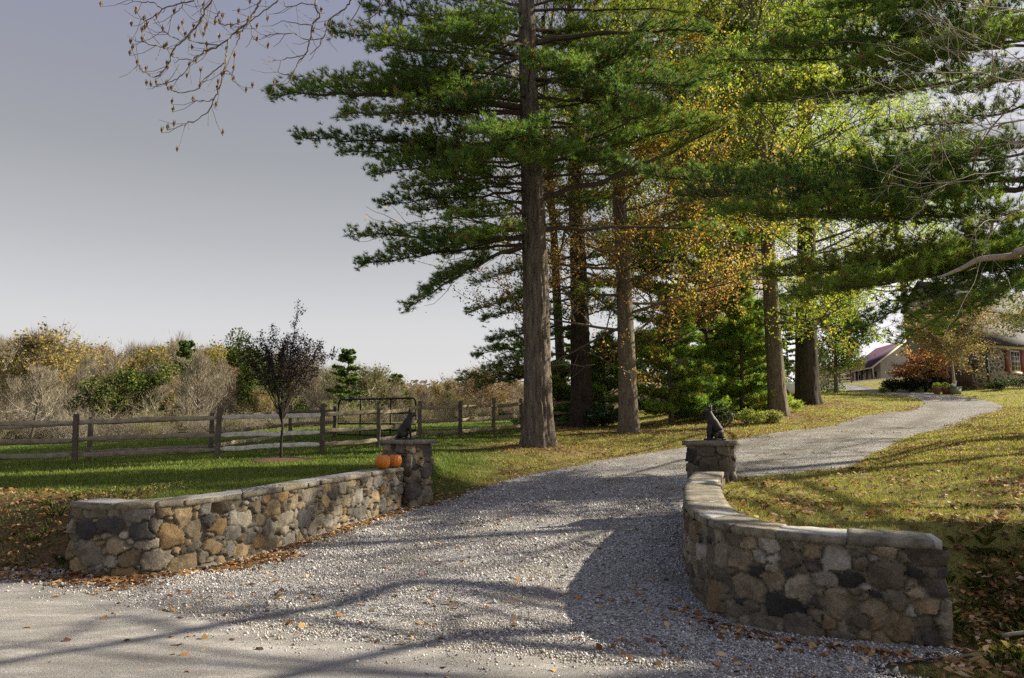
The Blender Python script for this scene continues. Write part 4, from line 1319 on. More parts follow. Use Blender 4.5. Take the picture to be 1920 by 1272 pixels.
# ---------------------------------------------------------------- purple leaved sapling
def sapling():
    r = np.random.default_rng(5)
    a = P(527, 862, 18.2); a[2] = gz(a[0], 18.2)
    root = thing('plum_sapling', 'slender vase shaped sapling with dark purple leaves in a mulch ring', 'tree', a)
    b1 = a + [0, 0, 1.02]
    mb = MB()
    mb.tube(np.array([a - [0, 0, .1], a + [-.01, 0, .4], a + [.01, 0, .8], b1]), [.04, .032, .030, .028], 8)
    mb.build('trunk', m_darkbark, usecol=False) and put(bpy.data.objects['trunk'] if False else sc.collection.objects[-1], root)
    wood = MB(); tl = []
    for i in range(24):
        q = i * 2.4; rr = .97 * math.sqrt((i + .3) / 24)
        H = 2.3 * (1 - .36 * rr) * r.uniform(.78, 1.05) if i else 2.48
        e = b1 + [rr * math.cos(q) * 1.16 + (.16 if i == 0 else 0), rr * math.sin(q), H]
        p = bez(b1 - [0, 0, .2 * r.random()], b1 + [rr * .35 * math.cos(q), rr * .35 * math.sin(q), H * .5], e, 9)
        p[2:] += r.normal(0, .02, (7, 3))
        wood.tube(p, np.linspace(.014, .004, 9), 4)
        for k in range(3, 9):
            for _ in range(3):
                d = unit(p[k] - p[k - 1] + r.normal(0, .06, 3) + np.array([math.cos(q), math.sin(q), 0]) * .03)
                d = unit(d + r.normal(0, .45, 3)); L_ = r.uniform(.2, .42)
                e2 = p[k] + d * L_ + [0, 0, .1 * L_]
                wood.tube(np.array([p[k], (p[k] + e2) / 2, e2]), [.005, .004, .002], 3, caps=False)
                for f in (.3, .5, .7, .85, 1): tl.append(p[k] * (1 - f) + e2 * f)
    put(wood.build('branches', m_darkbark, usecol=False), root)
    T = np.array(tl)
    T = T[T[:, 2] > b1[2] + .55]
    m = 9500
    w_ = np.clip((T[:, 2] - b1[2] - .4) / 1.0, .2, 1); w_ = w_ / w_.sum()
    C = T[r.choice(len(T), m, p=w_)] + r.normal(0, .045, (m, 3))
    pal = np.array([(.026, .018, .026), (.045, .024, .030), (.018, .014, .020), (.05, .035, .028)])
    v, c_ = leaf_quads(C, .05, r, pal[r.integers(0, 4, m)] * r.uniform(.7, 1.3, (m, 1)))
    put(mesh_obj('leaves', v, [np.arange(len(v)).reshape(-1, 4)], m_leaf, col=c_), root)
    # mulch ring
    k = 40; an = np.linspace(0, 2 * math.pi, k, endpoint=False)
    rr = np.linspace(0, 1, 10)[:, None]
    R_ = .78 * rr * (1 + .06 * np.sin(an * 3 + 1))
    x = a[0] + R_ * np.cos(an); y = a[1] + R_ * np.sin(an)
    z = ground(x, y) + .075 * (1 - rr ** 2) ** .6 - .012 * (rr > .99) + .02 * (fbm(x * 14, y * 14, o=3) - .5)
    mb = MB(); mb.grid(np.stack([x, y, z], -1), None, True)
    o = mb.build('mulch_ring', simple('mulch', (.13, .06, .035), (.035, .018, .012), 35, bmp=1), smooth_=True, usecol=False)
    put(o, root)
    return root
sapling()

# ---------------------------------------------------------------- distant woods
def mk_parts(kind, seed, H=10.0):
    """trunk and crown meshes of a far tree ten metres tall, standing at the origin"""
    r = np.random.default_rng(seed)
    wood = MB()
    ht = {'bare': .95, 'full': .7, 'thin': .85, 'conifer': .97, 'bush': .2}[kind] * H
    lean = r.normal(0, .03, 2)
    tz = np.linspace(-.3, ht, 7)
    tr = np.stack([tz * lean[0] + r.normal(0, .04, 7), tz * lean[1] + r.normal(0, .04, 7), tz], 1)
    mt = MB(); mt.tube(tr, np.linspace(.17, .03, 7) * (1 if kind != 'bush' else .5), 7, col=(.16, .135, .10))
    V, C = [], []
    def sl(cent, dirs, L_, w_, pal, n):
        wv = unit(np.cross(dirs, r.normal(0, 1, (n, 3)))) * w_ / 2
        v = np.stack([cent - wv, cent + wv, cent + dirs * L_], 1)
        p = np.array(pal)
        c = p[r.integers(0, len(p), n)] * r.uniform(.7, 1.25, (n, 1))
        V.append(v.reshape(-1, 3)); C.append(np.repeat(c, 3, 0))
    if kind in ('bare', 'thin', 'bush'):
        tl = []
        n = {'bare': 30, 'thin': 22, 'bush': 24}[kind]
        for i in range(n):
            f = (i + r.random()) / n
            if kind == 'bush':
                a = np.array([r.normal(0, .5), r.normal(0, .5), 0]); q = r.uniform(0, 6.28)
                d = np.array([math.cos(q) * .75, math.sin(q) * .75, 1]); ln = H * r.uniform(.35, .55)
            else:
                z = ht * (.28 + .72 * f); a = axis_at(tr, z); q = r.uniform(0, 6.28)
                d = np.array([math.cos(q), math.sin(q), .55 + .9 * f]); ln = H * (.25 if kind == 'bare' else .31) * (1.1 - .7 * f) * r.uniform(.8, 1.2)
            grow(wood, a, d, ln, .075, 2, r, tl, spread=.5, up=.25, kids=(3, 4), k=3)
        T = np.array([x[0] for x in tl]); D = np.array([x[1] for x in tl])
        m = 3600 if kind == 'bare' else 2200
        ii = r.integers(0, len(T), m)
        pal = [(.30, .26, .18), (.36, .31, .22), (.20, .17, .12), (.44, .39, .28), (.10, .085, .06), (.13, .11, .08)]
        sl(T[ii] + r.normal(0, .20, (m, 3)), unit(D[ii] + r.normal(0, .33, (m, 3)) + [0, 0, .5]), .75, .026, pal, m)
        wv = np.concatenate(wood.V); Fw = wood
        if kind in ('thin', 'bush'):
            m = 1500 if kind == 'thin' else 1300
            return mt, wood, V, C, T, r
        return mt, wood, V, C, None, r
    return mt, wood, V, C, None, r
PROTO = {}
def proto(key, kind, seed, pal=None, nleaf=0, size=.3, W=.36):
    mt, wood, V, C, T, r = mk_parts(kind, seed)
    H = 10.0
    crown = MB()
    for vs, cs in zip(V, C):
        crown.add(vs, np.arange(len(vs)).reshape(-1, 3), cs)
    if wood.V:
        for c in wood.C: c[:] = (.36, .32, .25)
        base_n = crown.n
        Vw = np.concatenate(wood.V)
        crown.V.append(Vw); crown.C.append(np.concatenate(wood.C))
        for k_, fl in wood.F.items(): crown.F.setdefault(k_, []).append(np.concatenate(fl) + base_n)
        crown.n += len(Vw)
    if kind == 'full':
        # lumps of foliage round a handful of centres
        lob = np.array([[r.normal(0, H * W * .38), r.normal(0, H * W * .38), H * r.uniform(.38, .86)] for _ in range(17)])
        lob[:, :2] *= (1.15 - np.abs(lob[:, 2:3] / H - .55) * 1.5)
        rad = H * r.uniform(.08, .17, 17)
        ii = r.integers(0, 17, nleaf)
        d = unit(r.normal(0, 1, (nleaf, 3)))
        Cc = lob[ii] + d * rad[ii, None] * (r.random((nleaf, 1)) ** .35) * [1, 1, .85]
        for q in range(17):
            crown.tube(np.array([[0, 0, lob[q, 2] * .45], lob[q] * .7, lob[q]]), [.08, .05, .02], 4, col=(.14, .11, .08))
    elif kind == 'conifer':
        z = r.random(nleaf) ** .8
        nb = 64
        bl = np.sort(r.random(nb)) ** .9; bq = r.uniform(0, 6.28, nb); br = (1.06 - bl) ** .6 * H * W * .62 * r.uniform(.45, 1.15, nb)
        ii = r.integers(0, nb, nleaf); f_ = r.random(nleaf) ** .6
        lev = bl[ii] + r.normal(0, .008, nleaf); q = bq[ii] + r.normal(0, .16, nleaf) / (.3 + f_)
        rr = br[ii] * f_
        Cc = np.stack([rr * np.cos(q), rr * np.sin(q), H * (.12 + .86 * lev) + rr * .18], 1)
    elif T is not None and nleaf:
        Cc = T[r.integers(0, len(T), nleaf)] + r.normal(0, .28, (nleaf, 3))
    else:
        Cc = None
    if Cc is not None:
        p = np.array(pal)
        lump = np.clip(fbm(Cc[:, 0] * .8, Cc[:, 1] * .8, Cc[:, 2] * .8 + seed, o=2), 0, 1)
        c = p[np.minimum((lump * len(p) * 1.0 + r.normal(0, .8, nleaf)).astype(int) % len(p), len(p) - 1)] * r.uniform(.65, 1.3, (nleaf, 1))
        v, cc = leaf_quads(Cc, size, r, c)
        crown.add(v, np.arange(len(v)).reshape(-1, 4), cc)
    root = thing('woodland_tree', '', 'tree')
    mt.build('trunk', m_bgtree, root)
    crown.build('crown', m_bgtree, root)
    PROTO[key] = [root, False]
BARE3 = None
proto('bare1', 'bare', 201); proto('bare2', 'bare', 202); proto('bare3', 'bare', 203)
proto('rust', 'thin', 204, [(.24, .14, .065), (.30, .19, .08), (.19, .12, .07), (.36, .20, .07)], 4200, .2)
proto('gold', 'thin', 205, [(.32, .25, .07), (.28, .20, .06), (.24, .22, .07)], 4800, .22)
proto('olive', 'thin', 206, [(.15, .17, .05), (.20, .20, .06), (.12, .13, .045)], 4200, .22)
proto('green', 'full', 207, [(.05, .09, .022), (.09, .13, .03), (.13, .15, .035), (.035, .065, .02)], 9000, .26, .42)
proto('yellow', 'full', 208, [(.28, .24, .05), (.20, .20, .045), (.34, .25, .06), (.14, .14, .05)], 6000, .24, .36)
proto('conif', 'conifer', 209, [(.07, .12, .03), (.10, .16, .035), (.15, .20, .045)], 9000, .26, .42)
proto('bush1', 'bush', 210, [(.20, .19, .06), (.16, .17, .06)], 200, .25)
proto('bush2', 'bush', 211, [(.22, .22, .055), (.17, .19, .05), (.28, .23, .06)], 2600, .26)
proto('bush3', 'bush', 212, [(.22, .17, .09), (.16, .13, .08)], 350, .25)
def plant(key, px, Y, top=None, label=None, cat='tree', group=None, name=None, rz=None, fat=1.0, H=None, r=np.random.default_rng(77)):
    src, used = PROTO[key]
    x = X(px, Y); z = gz(x, Y)
    if H is None: H = P(px, top, Y)[2] - z
    H = max(1.2, H)
    if not used:
        o = src; PROTO[key][1] = True
    else:
        o = src.copy(); sc.collection.objects.link(o)
        for ch in src.children:
            c = ch.copy(); sc.collection.objects.link(c); c.parent = o
    if name: o.name = name
    o.location = (x, Y, z - .1)
    s = H / 10 * (.93 if key[:2] in ('ba', 'bu', 'go', 'ol', 'ru') else 1.02)
    o.scale = (s * fat, s * fat, s)
    o.rotation_euler = (0, 0, r.uniform(0, 6.28) if rz is None else rz)
    tag(o, label, cat)
    if group: o['group'] = group
    elif 'group' in o: del o['group']
    return o
# trees one can tell apart first
for key, px, Y, top, fat, lb in [
    ('gold', 42, 84, 618, 1.5, 'tall tree with a golden top at the far left of the woods'),
    ('green', 243, 62, 668, 1.25, 'round dark green tree standing before the grey woods'),
    ('yellow', 296, 98, 636, 1.0, 'yellow green topped tree above the round dark green one'),
    ('conif', 343, 88, 640, .9, 'dark pointed evergreen among the bare woods'),
    ('yellow', 398, 104, 642, .9, 'round yellow crown left of its paler neighbour beyond the fence'),
    ('yellow', 432, 112, 645, .8, 'pale yellow crown between the plum sapling and its rounder neighbour'),
    ('rust', 452, 92, 672, 1.1, 'rusty orange tree just left of the plum sapling'),
    ('green', 477, 74, 618, .75, 'dark green tree hidden behind the left half of the plum sapling'),
    ('conif', 648, 76, 655, 1.25, 'bright green layered pine rising alone above the woods'),
    ('olive', 692, 88, 682, 1.3, 'rounded olive brown tree just right of the layered pine'),
    ('conif', 742, 96, 702, 1.2, 'small dark evergreen low in the woods beyond the gate'),
    ('bush2', 862, 62, 728, 1.6, 'golden brown bushy tree beyond the fence, left of the pines'),
    ('bush2', 655, 58, 742, 1.8, 'orange brown bush right behind the metal gate'),
    ('rust', 903, 84, 686, 1.4, 'pinkish brown round tree peeping past the pine branches'),
    ('bush2', 300, 56, 752, 1.9, 'yellow green bush mass behind the left stretch of fence'),
    ('olive', 205, 60, 700, 1.2, 'bright olive green young tree left of the round dark green tree'),
    ('bare2', 375, 58, 672, 1.2, 'wide bare branching tree over the fence, left of the plum sapling'),
    ('bare1', 60, 54, 690, 1.5, 'broad pale bare tree at the left edge behind the fence')]:
    plant(key, px, Y, top, lb, 'bush' if key.startswith('bush') else 'tree', name='thicket_bush' if key.startswith('bush') else 'woodland_tree', fat=fat)
ENV = np.array([(-200, 640), (0, 640), (40, 640), (120, 652), (190, 650), (250, 648), (300, 642), (400, 655), (450, 660), (520, 668), (600, 675), (680, 700), (760, 712), (850, 712), (900, 700), (980, 712), (1100, 720), (1300, 720)], float)
def env(px): return float(np.interp(px, ENV[:, 0], ENV[:, 1]))
rw = np.random.default_rng(31)
for (d0, d1, t0, t1, n, keys, gl) in [(112, 150, -4, 16, 52, ['bare1', 'bare2', 'bare3', 'gold', 'rust'], 'far'), (84, 104, 8, 36, 36, ['bare1', 'bare2', 'bare3', 'rust', 'olive', 'gold', 'bare2', 'yellow'], 'mid'),
                                      (62, 76, 44, 84, 26, ['bare1', 'bare2', 'bare3', 'bare3', 'rust', 'olive', 'green', 'gold'], 'near')]:
    for i in range(n):
        px = -60 + 1220 * (i + rw.uniform(.1, .9)) / n
        key = keys[rw.integers(len(keys))]
        lab = {'b': 'bare grey brown woodland tree beyond the field', 'r': 'woodland tree with thin rusty leaves beyond the field', 'o': 'woodland tree with thin olive leaves beyond the field', 'g': 'woodland tree with thin golden leaves beyond the field', 'y': 'woodland tree with a full yellowing crown beyond the field', 'x': 'full green woodland tree beyond the field'}['x' if key == 'green' else key[0]]
        plant(key, px, rw.uniform(d0, d1), env(px) + rw.uniform(t0, t1), lab, 'tree', 'woodland trees beyond the field', 'woodland_tree', fat=rw.uniform(.85, 1.25))
for i in range(40):
    px = -70 + 1150 * (i + rw.random()) / 40
    key = ['bush1', 'bush2', 'bush3', 'bush1', 'bush3'][rw.integers(5)]
    if 560 < px < 800 and rw.random() < .3: key = 'bush2'
    lab = 'yellow green leafy bush in the thicket at the field edge' if key == 'bush2' else 'bare straw coloured bush in the thicket at the field edge'
    Y = rw.uniform(50, 60)
    plant(key, px, Y, float(np.interp(px, [0, 200, 500, 900], [752, 766, 770, 774])) + rw.uniform(-12, 18), lab, 'bush', 'bushes along the field edge', 'thicket_bush', fat=rw.uniform(1.1, 1.6))
for i in range(14):
    px = 1535 + 16 * i
    plant(['bare1', 'bare3', 'rust'][i % 3], px, rw.uniform(150, 175), 680 + rw.uniform(-8, 10), 'grey brown tree far behind the barn', 'tree', 'trees on the slope behind the barn', 'hillside_tree', fat=1.3)

# denser green behind the grove
for key, px, Y, top, fat, lb in [('conif', 1075, 52, 610, 1.3, 'evergreen behind the grove, seen between the second and third trunks'), ('green', 1225, 56, 590, 1.1, 'leafy green tree behind the young pines, right of the brown oak'),
                                 ('conif', 1290, 50, 560, 1.4, 'tall evergreen behind the young pines at the middle of the grove'), ('olive', 1390, 58, 570, 1.2, 'olive leaved tree behind the grove, left of the sunlit oak trunk'),
                                 ('conif', 1480, 60, 600, 1.3, 'evergreen behind the two big trunks, above the parked car'), ('green', 1145, 60, 640, 1.2, 'leafy green tree low behind the pale oak trunk'), ('yellow', 1600, 72, 640, 1.0, 'pale green round tree beside the drive, left of the barn'),
                                 ('green', 1350, 66, 600, 1.2, 'rounded green tree deep behind the right hand coyote')]:
    plant(key, px, Y, top, lb, 'tree', name='woodland_tree', fat=fat)
# wooded hills far away
rh = np.random.default_rng(90)
nh = 42000
hx = rh.uniform(-420, 420, nh); hy = rh.uniform(230, 640, nh)
k_ = np.abs(hx / hy) < .8
hx, hy = hx[k_], hy[k_]
hz_ = ground(hx, hy, False) + rh.uniform(0, 1, len(hx)) * (9 + 7 * fbm(hx / 14, hy / 14, o=2))
pal = np.array([(.20, .175, .13), (.25, .21, .16), (.17, .16, .10), (.28, .20, .12), (.15, .15, .08)])
cc_ = pal[(fbm(hx / 18, hy / 18, o=2) * 9).astype(int) % 5] * rh.uniform(.7, 1.2, (len(hx), 1))
v_, c_ = leaf_quads(np.stack([hx, hy, hz_], 1), 2.4, rh, cc_)
tag(mesh_obj('distant_woods', v_, [np.arange(len(v_)).reshape(-1, 4)], m_bgtree, col=c_), kind='stuff', label='brown autumn woods on the far hills', cat='woods')
# ---------------------------------------------------------------- overhanging branches with seed heads
m_pod = simple('seed_head', (.30, .20, .11), (.11, .07, .045), 40, bmp=.3)
root = thing('overhanging_tree', 'leafless tulip tree limbs with dry seed heads hanging in at the top left', 'tree', (1.2, -4.5, 0))
mb = MB(); mb.tube(np.array([(1.2, -4.5, -.3), (1.1, -4.4, 3), (1.0, -4.3, 6), (1.1, -4.2, 10), (1.0, -4.2, 14)]), [.36, .31, .28, .2, .1], 14)
put(mb.build('trunk', m_greybark, smooth_=True, usecol=False), root)
def Z7(x, y, Y): return P(220 + x / 2.8235, y / 2.8235, Y)
LN = [(8.6, .012, [(850, -240), (800, -60), (760, 0), (730, 60), (690, 120), (640, 160), (590, 210), (575, 290), (570, 370), (545, 450), (515, 520), (480, 590), (400, 645), (330, 670), (265, 690)]),
      (8.6, .008, [(690, 120), (665, 150), (630, 240), (590, 330), (565, 400)]), (8.6, .008, [(590, 210), (520, 250), (450, 280), (400, 320), (350, 390), (290, 430), (205, 450)]),
      (8.4, .010, [(560, -200), (520, -60), (500, 0), (450, 90), (430, 130), (370, 190), (300, 260), (275, 330), (240, 380), (190, 410), (130, 370), (105, 345)]),
      (8.4, .006, [(300, 260), (240, 250), (180, 240), (130, 220)]), (8.4, .006, [(330, 215), (270, 180), (240, 165)]), (8.6, .006, [(575, 330), (510, 380), (450, 430), (430, 470), (350, 490), (285, 480)]),
      (8.6, .006, [(540, 240), (440, 230), (380, 215)]), (8.4, .008, [(470, -80), (400, 0), (330, 20), (240, 50), (150, 110), (100, 60)]), (8.4, .006, [(240, 50), (190, 15), (120, 10), (60, 0)]),
      (8.7, .009, [(900, -60), (850, 0), (780, 60), (720, 100), (690, 120)]), (8.6, .005, [(700, 120), (712, 160), (715, 190), (740, 220)]), (8.6, .005, [(520, 520), (460, 535), (400, 540)]), (8.6, .005, [(560, 370), (600, 390), (612, 430)]),
      (8.5, .007, [(545, 60), (520, 100), (560, 130), (640, 130)]), (8.5, .005, [(400, 320), (330, 310), (290, 300)]), (8.5, .005, [(450, 90), (440, 60), (455, 40)]), (8.5, .006, [(360, -20), (350, 30), (300, 75)]),
      (9.2, .012, [(1120, -200), (1075, -60), (1050, 30), (1072, 80), (1035, 130), (1020, 220), (1000, 280), (960, 330), (930, 400), (900, 440), (830, 450)]), (9.2, .010, [(1320, -120), (1240, 0), (1200, 50), (1120, 110), (1100, 180), (1060, 250), (1020, 290)]),
      (9.2, .006, [(1000, 290), (900, 310), (820, 325)]), (9.2, .006, [(1100, 200), (1000, 215), (940, 180), (860, 180), (780, 190)]), (9.2, .006, [(1035, 130), (960, 130), (880, 110)]), (9.2, .006, [(930, 400), (870, 390), (850, 375)]),
      (9.2, .007, [(1420, -60), (1380, 60), (1290, 120), (1250, 200)]), (9.2, .006, [(1060, 30), (980, 20), (900, 40), (880, 10)]), (9.2, .006, [(1300, 10), (1240, 120), (1245, 180)])]
r = np.random.default_rng(9)
wood = MB(); pods = []
allp = []
for Y, r0, pts in LN:
    n = len(pts)
    wpt = np.array([Z7(x, y, Y + .25 * math.sin(x * .01 + y * .013)) for x, y in pts])
    c = crom(wpt, 5)
    c[1:-1] += r.normal(0, .006, (len(c) - 2, 3))
    wood.tube(c, np.linspace(r0 * 1.25, .0045, len(c)), 5)
    pods.append(c[-1])
    for i in range(4, len(c)):
        vis = c[i, 2] < P(500, -30, c[i, 1])[2]
        if vis and r.random() < .42:
            d = unit(c[i] - c[i - 1]); e = c[i] + unit(d + r.normal(0, .7, 3) + [0, 0, .1]) * r.uniform(.12, .38)
            m_ = (c[i] + e) / 2 - [0, 0, .03]
            wood.tube(np.array([c[i], m_, e]), [.004, .0035, .0025], 3, caps=False)
            if r.random() < .5: pods.append(e)
lim = crom(np.array([(1.05, -4.3, 6.5), (-.6, 1, 8.2), (-1.8, 5, 8.4), Z7(800, -60, 8.6) + [0, -.6, .9], Z7(760, 0, 8.6)]), 6)
wood.tube(lim, np.linspace(.11, .014, len(lim)), 8)
lim = crom(np.array([(1.05, -4.3, 7.2), (.6, 1, 9), (.1, 6, 9), Z7(1120, -200, 9.2)]), 6)
wood.tube(lim, np.linspace(.11, .014, len(lim)), 8)
lim = crom(np.array([(-1.8, 5, 8.4), (-2.6, 7.5, 7.9), Z7(560, -200, 8.4)]), 6)
wood.tube(lim, np.linspace(.05, .012, len(lim)), 6)
put(wood.build('branches', m_twig, usecol=False), root)
pods = pods[:95]
for p in pods:
    mb = MB()
    for q in range(6):
        a = q * 1.047 + r.random(); s = .068 * r.uniform(.75, 1.1)
        o_ = np.array([math.cos(a), math.sin(a), 0]); t2 = np.array([-math.sin(a), math.cos(a), 0])
        b0 = p
        mb.add(np.array([b0 - t2 * .003, b0 + t2 * .003, b0 + o_ * .016 + [0, 0, s * .5] + t2 * .007, b0 + o_ * (.011 + .006 * r.random()) + [0, 0, s * 1.25], b0 + o_ * .016 + [0, 0, s * .5] - t2 * .007]), np.array([[0, 1, 2, 3, 4]]))
    mb.lathe(p, [(.001, -.004), (.009, .008), (.011, .025), (.006, .05), (.001, .062)], 6)
    put(mb.build('seed_head', m_pod, usecol=False), root)

# bare tree outside the frame on the right: its limbs throw the shadows on the road
def off(px, py, h):
    s = tosS(px, py, 0)
    return s + np.array([-SHX * h, -SHY * h, h])
tx, ty = 15.5, 7.0
root = thing('bare_tree', 'leafless tree just outside the right edge whose pale twigs hang in at the top right', 'tree', (tx, ty, gz(tx, ty)))
axr = np.array([(tx, ty, gz(tx, ty) - .3), (tx, ty, 3), (tx - .1, ty, 6), (tx, ty + .1, 9), (tx + .1, ty, 13), (tx, ty, 17)])
put(furrow_trunk(axr, [.42, .36, .33, .26, .16, .05], 32, seed=3).build('trunk', m_greybark, smooth_=True, usecol=False), root)
wood = MB()
r = np.random.default_rng(19)
def shlimb(pts, r0, r1=.02):
    c = crom(np.array(pts), 6); wood.tube(c, np.linspace(r0, r1, len(c)), 6); return c
hub = np.array([tx, ty, 5.2])
shlimb([hub, off(1500, 1150, 6.6), off(1270, 1178, 6.9), off(1000, 1190, 7.0), off(880, 1193, 7.1), off(760, 1222, 7.2), off(640, 1250, 7.2), off(500, 1285, 7.3), off(300, 1330, 7.3)], .13, .06)
shlimb([off(1020, 1190, 7.0), off(900, 1200, 7.0), off(840, 1182, 7.0), off(850, 1160, 7.1), off(920, 1150, 7.2), off(1010, 1128, 7.3)], .045, .02)
shlimb([hub + [0, 0, 1.5], off(900, 1100, 7.6), off(620, 1140, 7.6), off(480, 1163, 7.6), off(330, 1195, 7.7), off(200, 1218, 7.8), off(60, 1240, 7.8), off(-200, 1290, 7.9)], .11, .05)
shlimb([off(330, 1195, 7.7), off(260, 1172, 7.7), off(180, 1165, 7.8), off(130, 1190, 7.9), off(60, 1215, 7.9), off(-100, 1235, 7.9)], .04, .02)
shlimb([off(540, 1160, 7.6), off(480, 1140, 7.5), off(400, 1150, 7.5), off(300, 1170, 7.6), off(130, 1195, 7.6)], .035, .02)
shlimb([off(480, 1163, 7.6), off(460, 1140, 7.6), off(520, 1120, 7.6), off(640, 1100, 7.5)], .035, .015)
shlimb([off(880, 1160, 7), off(760, 1160, 7), off(640, 1150, 7)], .03, .012)
shlimb([off(760, 1222, 7.2), off(680, 1200, 7.1), off(600, 1190, 7.1)], .03, .01)
for pts in ([(1290, 905), (1100, 925), (900, 950), (700, 990), (560, 1030)], [(1220, 950), (1010, 965), (820, 1010), (640, 1060)], [(1180, 1010), (1000, 1040), (860, 1050), (700, 1085)], [(1280, 880), (1130, 895), (1000, 905), (860, 925)]):
    L4 = [off(px, py, 7.6 + .1 * i) for i, (px, py) in enumerate(pts)]
    c4 = shlimb([hub + [0, 0, 3.5]] + L4, .06, .012)
    for _ in range(7):
        q4 = c4[r.integers(len(c4) // 3, len(c4) - 1)]; d4 = unit(L4[-1] - L4[0] + r.normal(0, 1.2, 3))
        shlimb([q4, q4 + d4 * .6, q4 + d4 * 1.2 + r.normal(0, .2, 3)], .018, .006)
for px, py, h in [(700, 1120, 7.4), (560, 1100, 7), (900, 1130, 7), (250, 1140, 7.5), (450, 1110, 7.2)]:
    a = off(px + 160, py + 15, h); tl = []
    grow(wood, a, off(px, py, h) - a, 1.6, .022, 2, r, tl, kids=(2, 3), k=4)
# twigs that show at the top right of the picture
tl = []
for px, py, Y, ln in [(2010, 40, 9.5, 1.5), (2000, 130, 9.0, 1.5), (2010, 210, 9.6, 1.6), (2010, 300, 9.8, 1.7), (2000, 370, 10.2, 1.6), (1960, -40, 9.2, 1.4), (2020, 90, 11, 2.0), (2010, 260, 11, 1.9)]:
    a = P(px, py, Y)
    d = np.array([-1, r.normal(0, .25), r.normal(-.12, .25)])
    grow(wood, a, d, ln, .016, 3, r, tl, kids=(2, 4), spread=.6, up=.05, jit=.2, shrink=(.5, .75), k=4)
    wood.tube(bez(hub + [0, 0, r.uniform(-1, 2)], (hub + a) / 2 + [0, 0, 1], a, 8), np.linspace(.09, .018, 8), 6)
# moss grown broken limb reaching in at mid height
L3 = crom(np.array([hub + [0, 0, -.6], P(2050, 450, 11), P(1900, 480, 12), P(1840, 486, 12.2), P(1800, 505, 12.3), P(1762, 520, 12.4)]), 6)
wood.tube(L3, np.linspace(.085, .02, len(L3)), 8)
for z in np.arange(7, 16, 1.4):
    q = r.uniform(0, 6.28); tl = []
    if math.cos(q) < .0: continue
    grow(wood, axis_at(axr, z), (math.cos(q), math.sin(q), .6), 3.0, .07, 2, r, tl, kids=(3, 4), k=4)
put(wood.build('limbs', m_paletwig, usecol=False, smooth_=True), root)

def off_tree(x, y, H, seed, label, leaves=0, nl=24, l0=4.5):
    r = np.random.default_rng(seed)
    axx = np.stack([np.full(7, x) + np.cumsum(r.normal(0, .1, 7)), np.full(7, y), gz(x, y) + np.linspace(0, H, 7)], 1)
    return broadleaf('bare_tree', label, axx, np.linspace(.36, .08, 7), 5, H * .95, nl, l0, 2.0, leaves, .15, OAK_HI, seed, m_greybark, k=16, sigma=.25, rise=.3)
off_tree(23, 12.5, 17, 301, 'leafless tree outside the right edge, shading the near lawn', 0, 13)
off_tree(24, 19, 18, 302, 'leafless tree outside the right edge, shading the middle of the drive', 3, 18)
off_tree(31, 27, 18, 303, 'thin leaved tree outside the right edge in front of the stone house', 4, 14)
# ---------------------------------------------------------------- stone house
def rubble_mat(name, sc_=2.6):
    m, t, b, o = newmat(name)
    v = tex(t, sc_, kind='voronoi', mapping=(1, 1, 1.5))
    v2 = tex(t, sc_, kind='voronoi', mapping=(1, 1, 1.5)); v2.feature = 'DISTANCE_TO_EDGE'
    s = t.nodes.new('ShaderNodeSeparateColor'); t.links.new(v.outputs['Color'], s.inputs[0])
    r = ramp(t, [(0, (.06, .055, .05)), (.25, (.19, .155, .11)), (.45, (.13, .12, .10)), (.65, (.30, .26, .19)), (.85, (.16, .125, .09)), (1, (.36, .32, .25))], s.outputs[0], 'CONSTANT')
    e = ramp(t, [(.05, (0, 0, 0)), (.10, (1, 1, 1))], v2.outputs[0])
    n = tex(t, 12, 5)
    c = mixc(t, e.outputs[0], (.50, .45, .34), r.outputs[0])
    rr = ramp(t, [(.3, (.7, .7, .7)), (.7, (1.2, 1.2, 1.2))], n.outputs[0])
    t.links.new(mixc(t, 1.0, c, rr.outputs[0], 'MULTIPLY'), b.inputs['Base Color'])
    b.inputs['Roughness'].default_value = .95
    bump(t, b, e.outputs[0], .5, .03)
    return m
m_rubble = rubble_mat('house_stone')
m_shingle = simple('roof_shingle', (.075, .07, .068), (.03, .028, .028), 9, bmp=.6, mapping=(1, 1, 4))
m_trim = simple('cream_trim', (.62, .57, .44), (.50, .46, .36), 6, bmp=.1)
m_red = simple('red_shutter', (.20, .045, .035), (.13, .03, .025), 9, rough=.6, bmp=.1)
m_glass = simple('window_glass', (.03, .035, .045), (.02, .022, .03), 2, rough=.12, bmp=0, spec=.8)
m_brown = simple('brown_boards', (.16, .12, .085), (.08, .06, .045), 8, bmp=.4, mapping=(6, 6, .5))
def siding_mat():
    m, t, b, o = newmat('grey_siding')
    tc = t.nodes.new('ShaderNodeTexCoord'); s = t.nodes.new('ShaderNodeSeparateXYZ'); t.links.new(tc.outputs['Object'], s.inputs[0])
    f = mth(t, 'FRACT', mth(t, 'MULTIPLY', s.outputs['Z'], 6.5))
    r = ramp(t, [(0, (.16, .15, .13)), (.18, (.33, .31, .28)), (1, (.40, .38, .34))], f)
    t.links.new(r.outputs[0], b.inputs['Base Color']); bump(t, b, f, .7, .03)
    b.inputs['Roughness'].default_value = .9
    return m
m_siding = siding_mat()
HA = math.radians(25)
hu = np.array([math.cos(HA), math.sin(HA), 0]); hv = np.array([-math.sin(HA), math.cos(HA), 0]); hz = np.array([0, 0, 1.0])
Y_H = 50.0
hc = np.array([X(1854, Y_H), Y_H, P(1854, 724, Y_H)[2]])
house = thing('stone_house', 'fieldstone farmhouse with red shutters at the right edge beyond the drive', 'house', hc)
RH = np.stack([hu, hv, hz], 1)
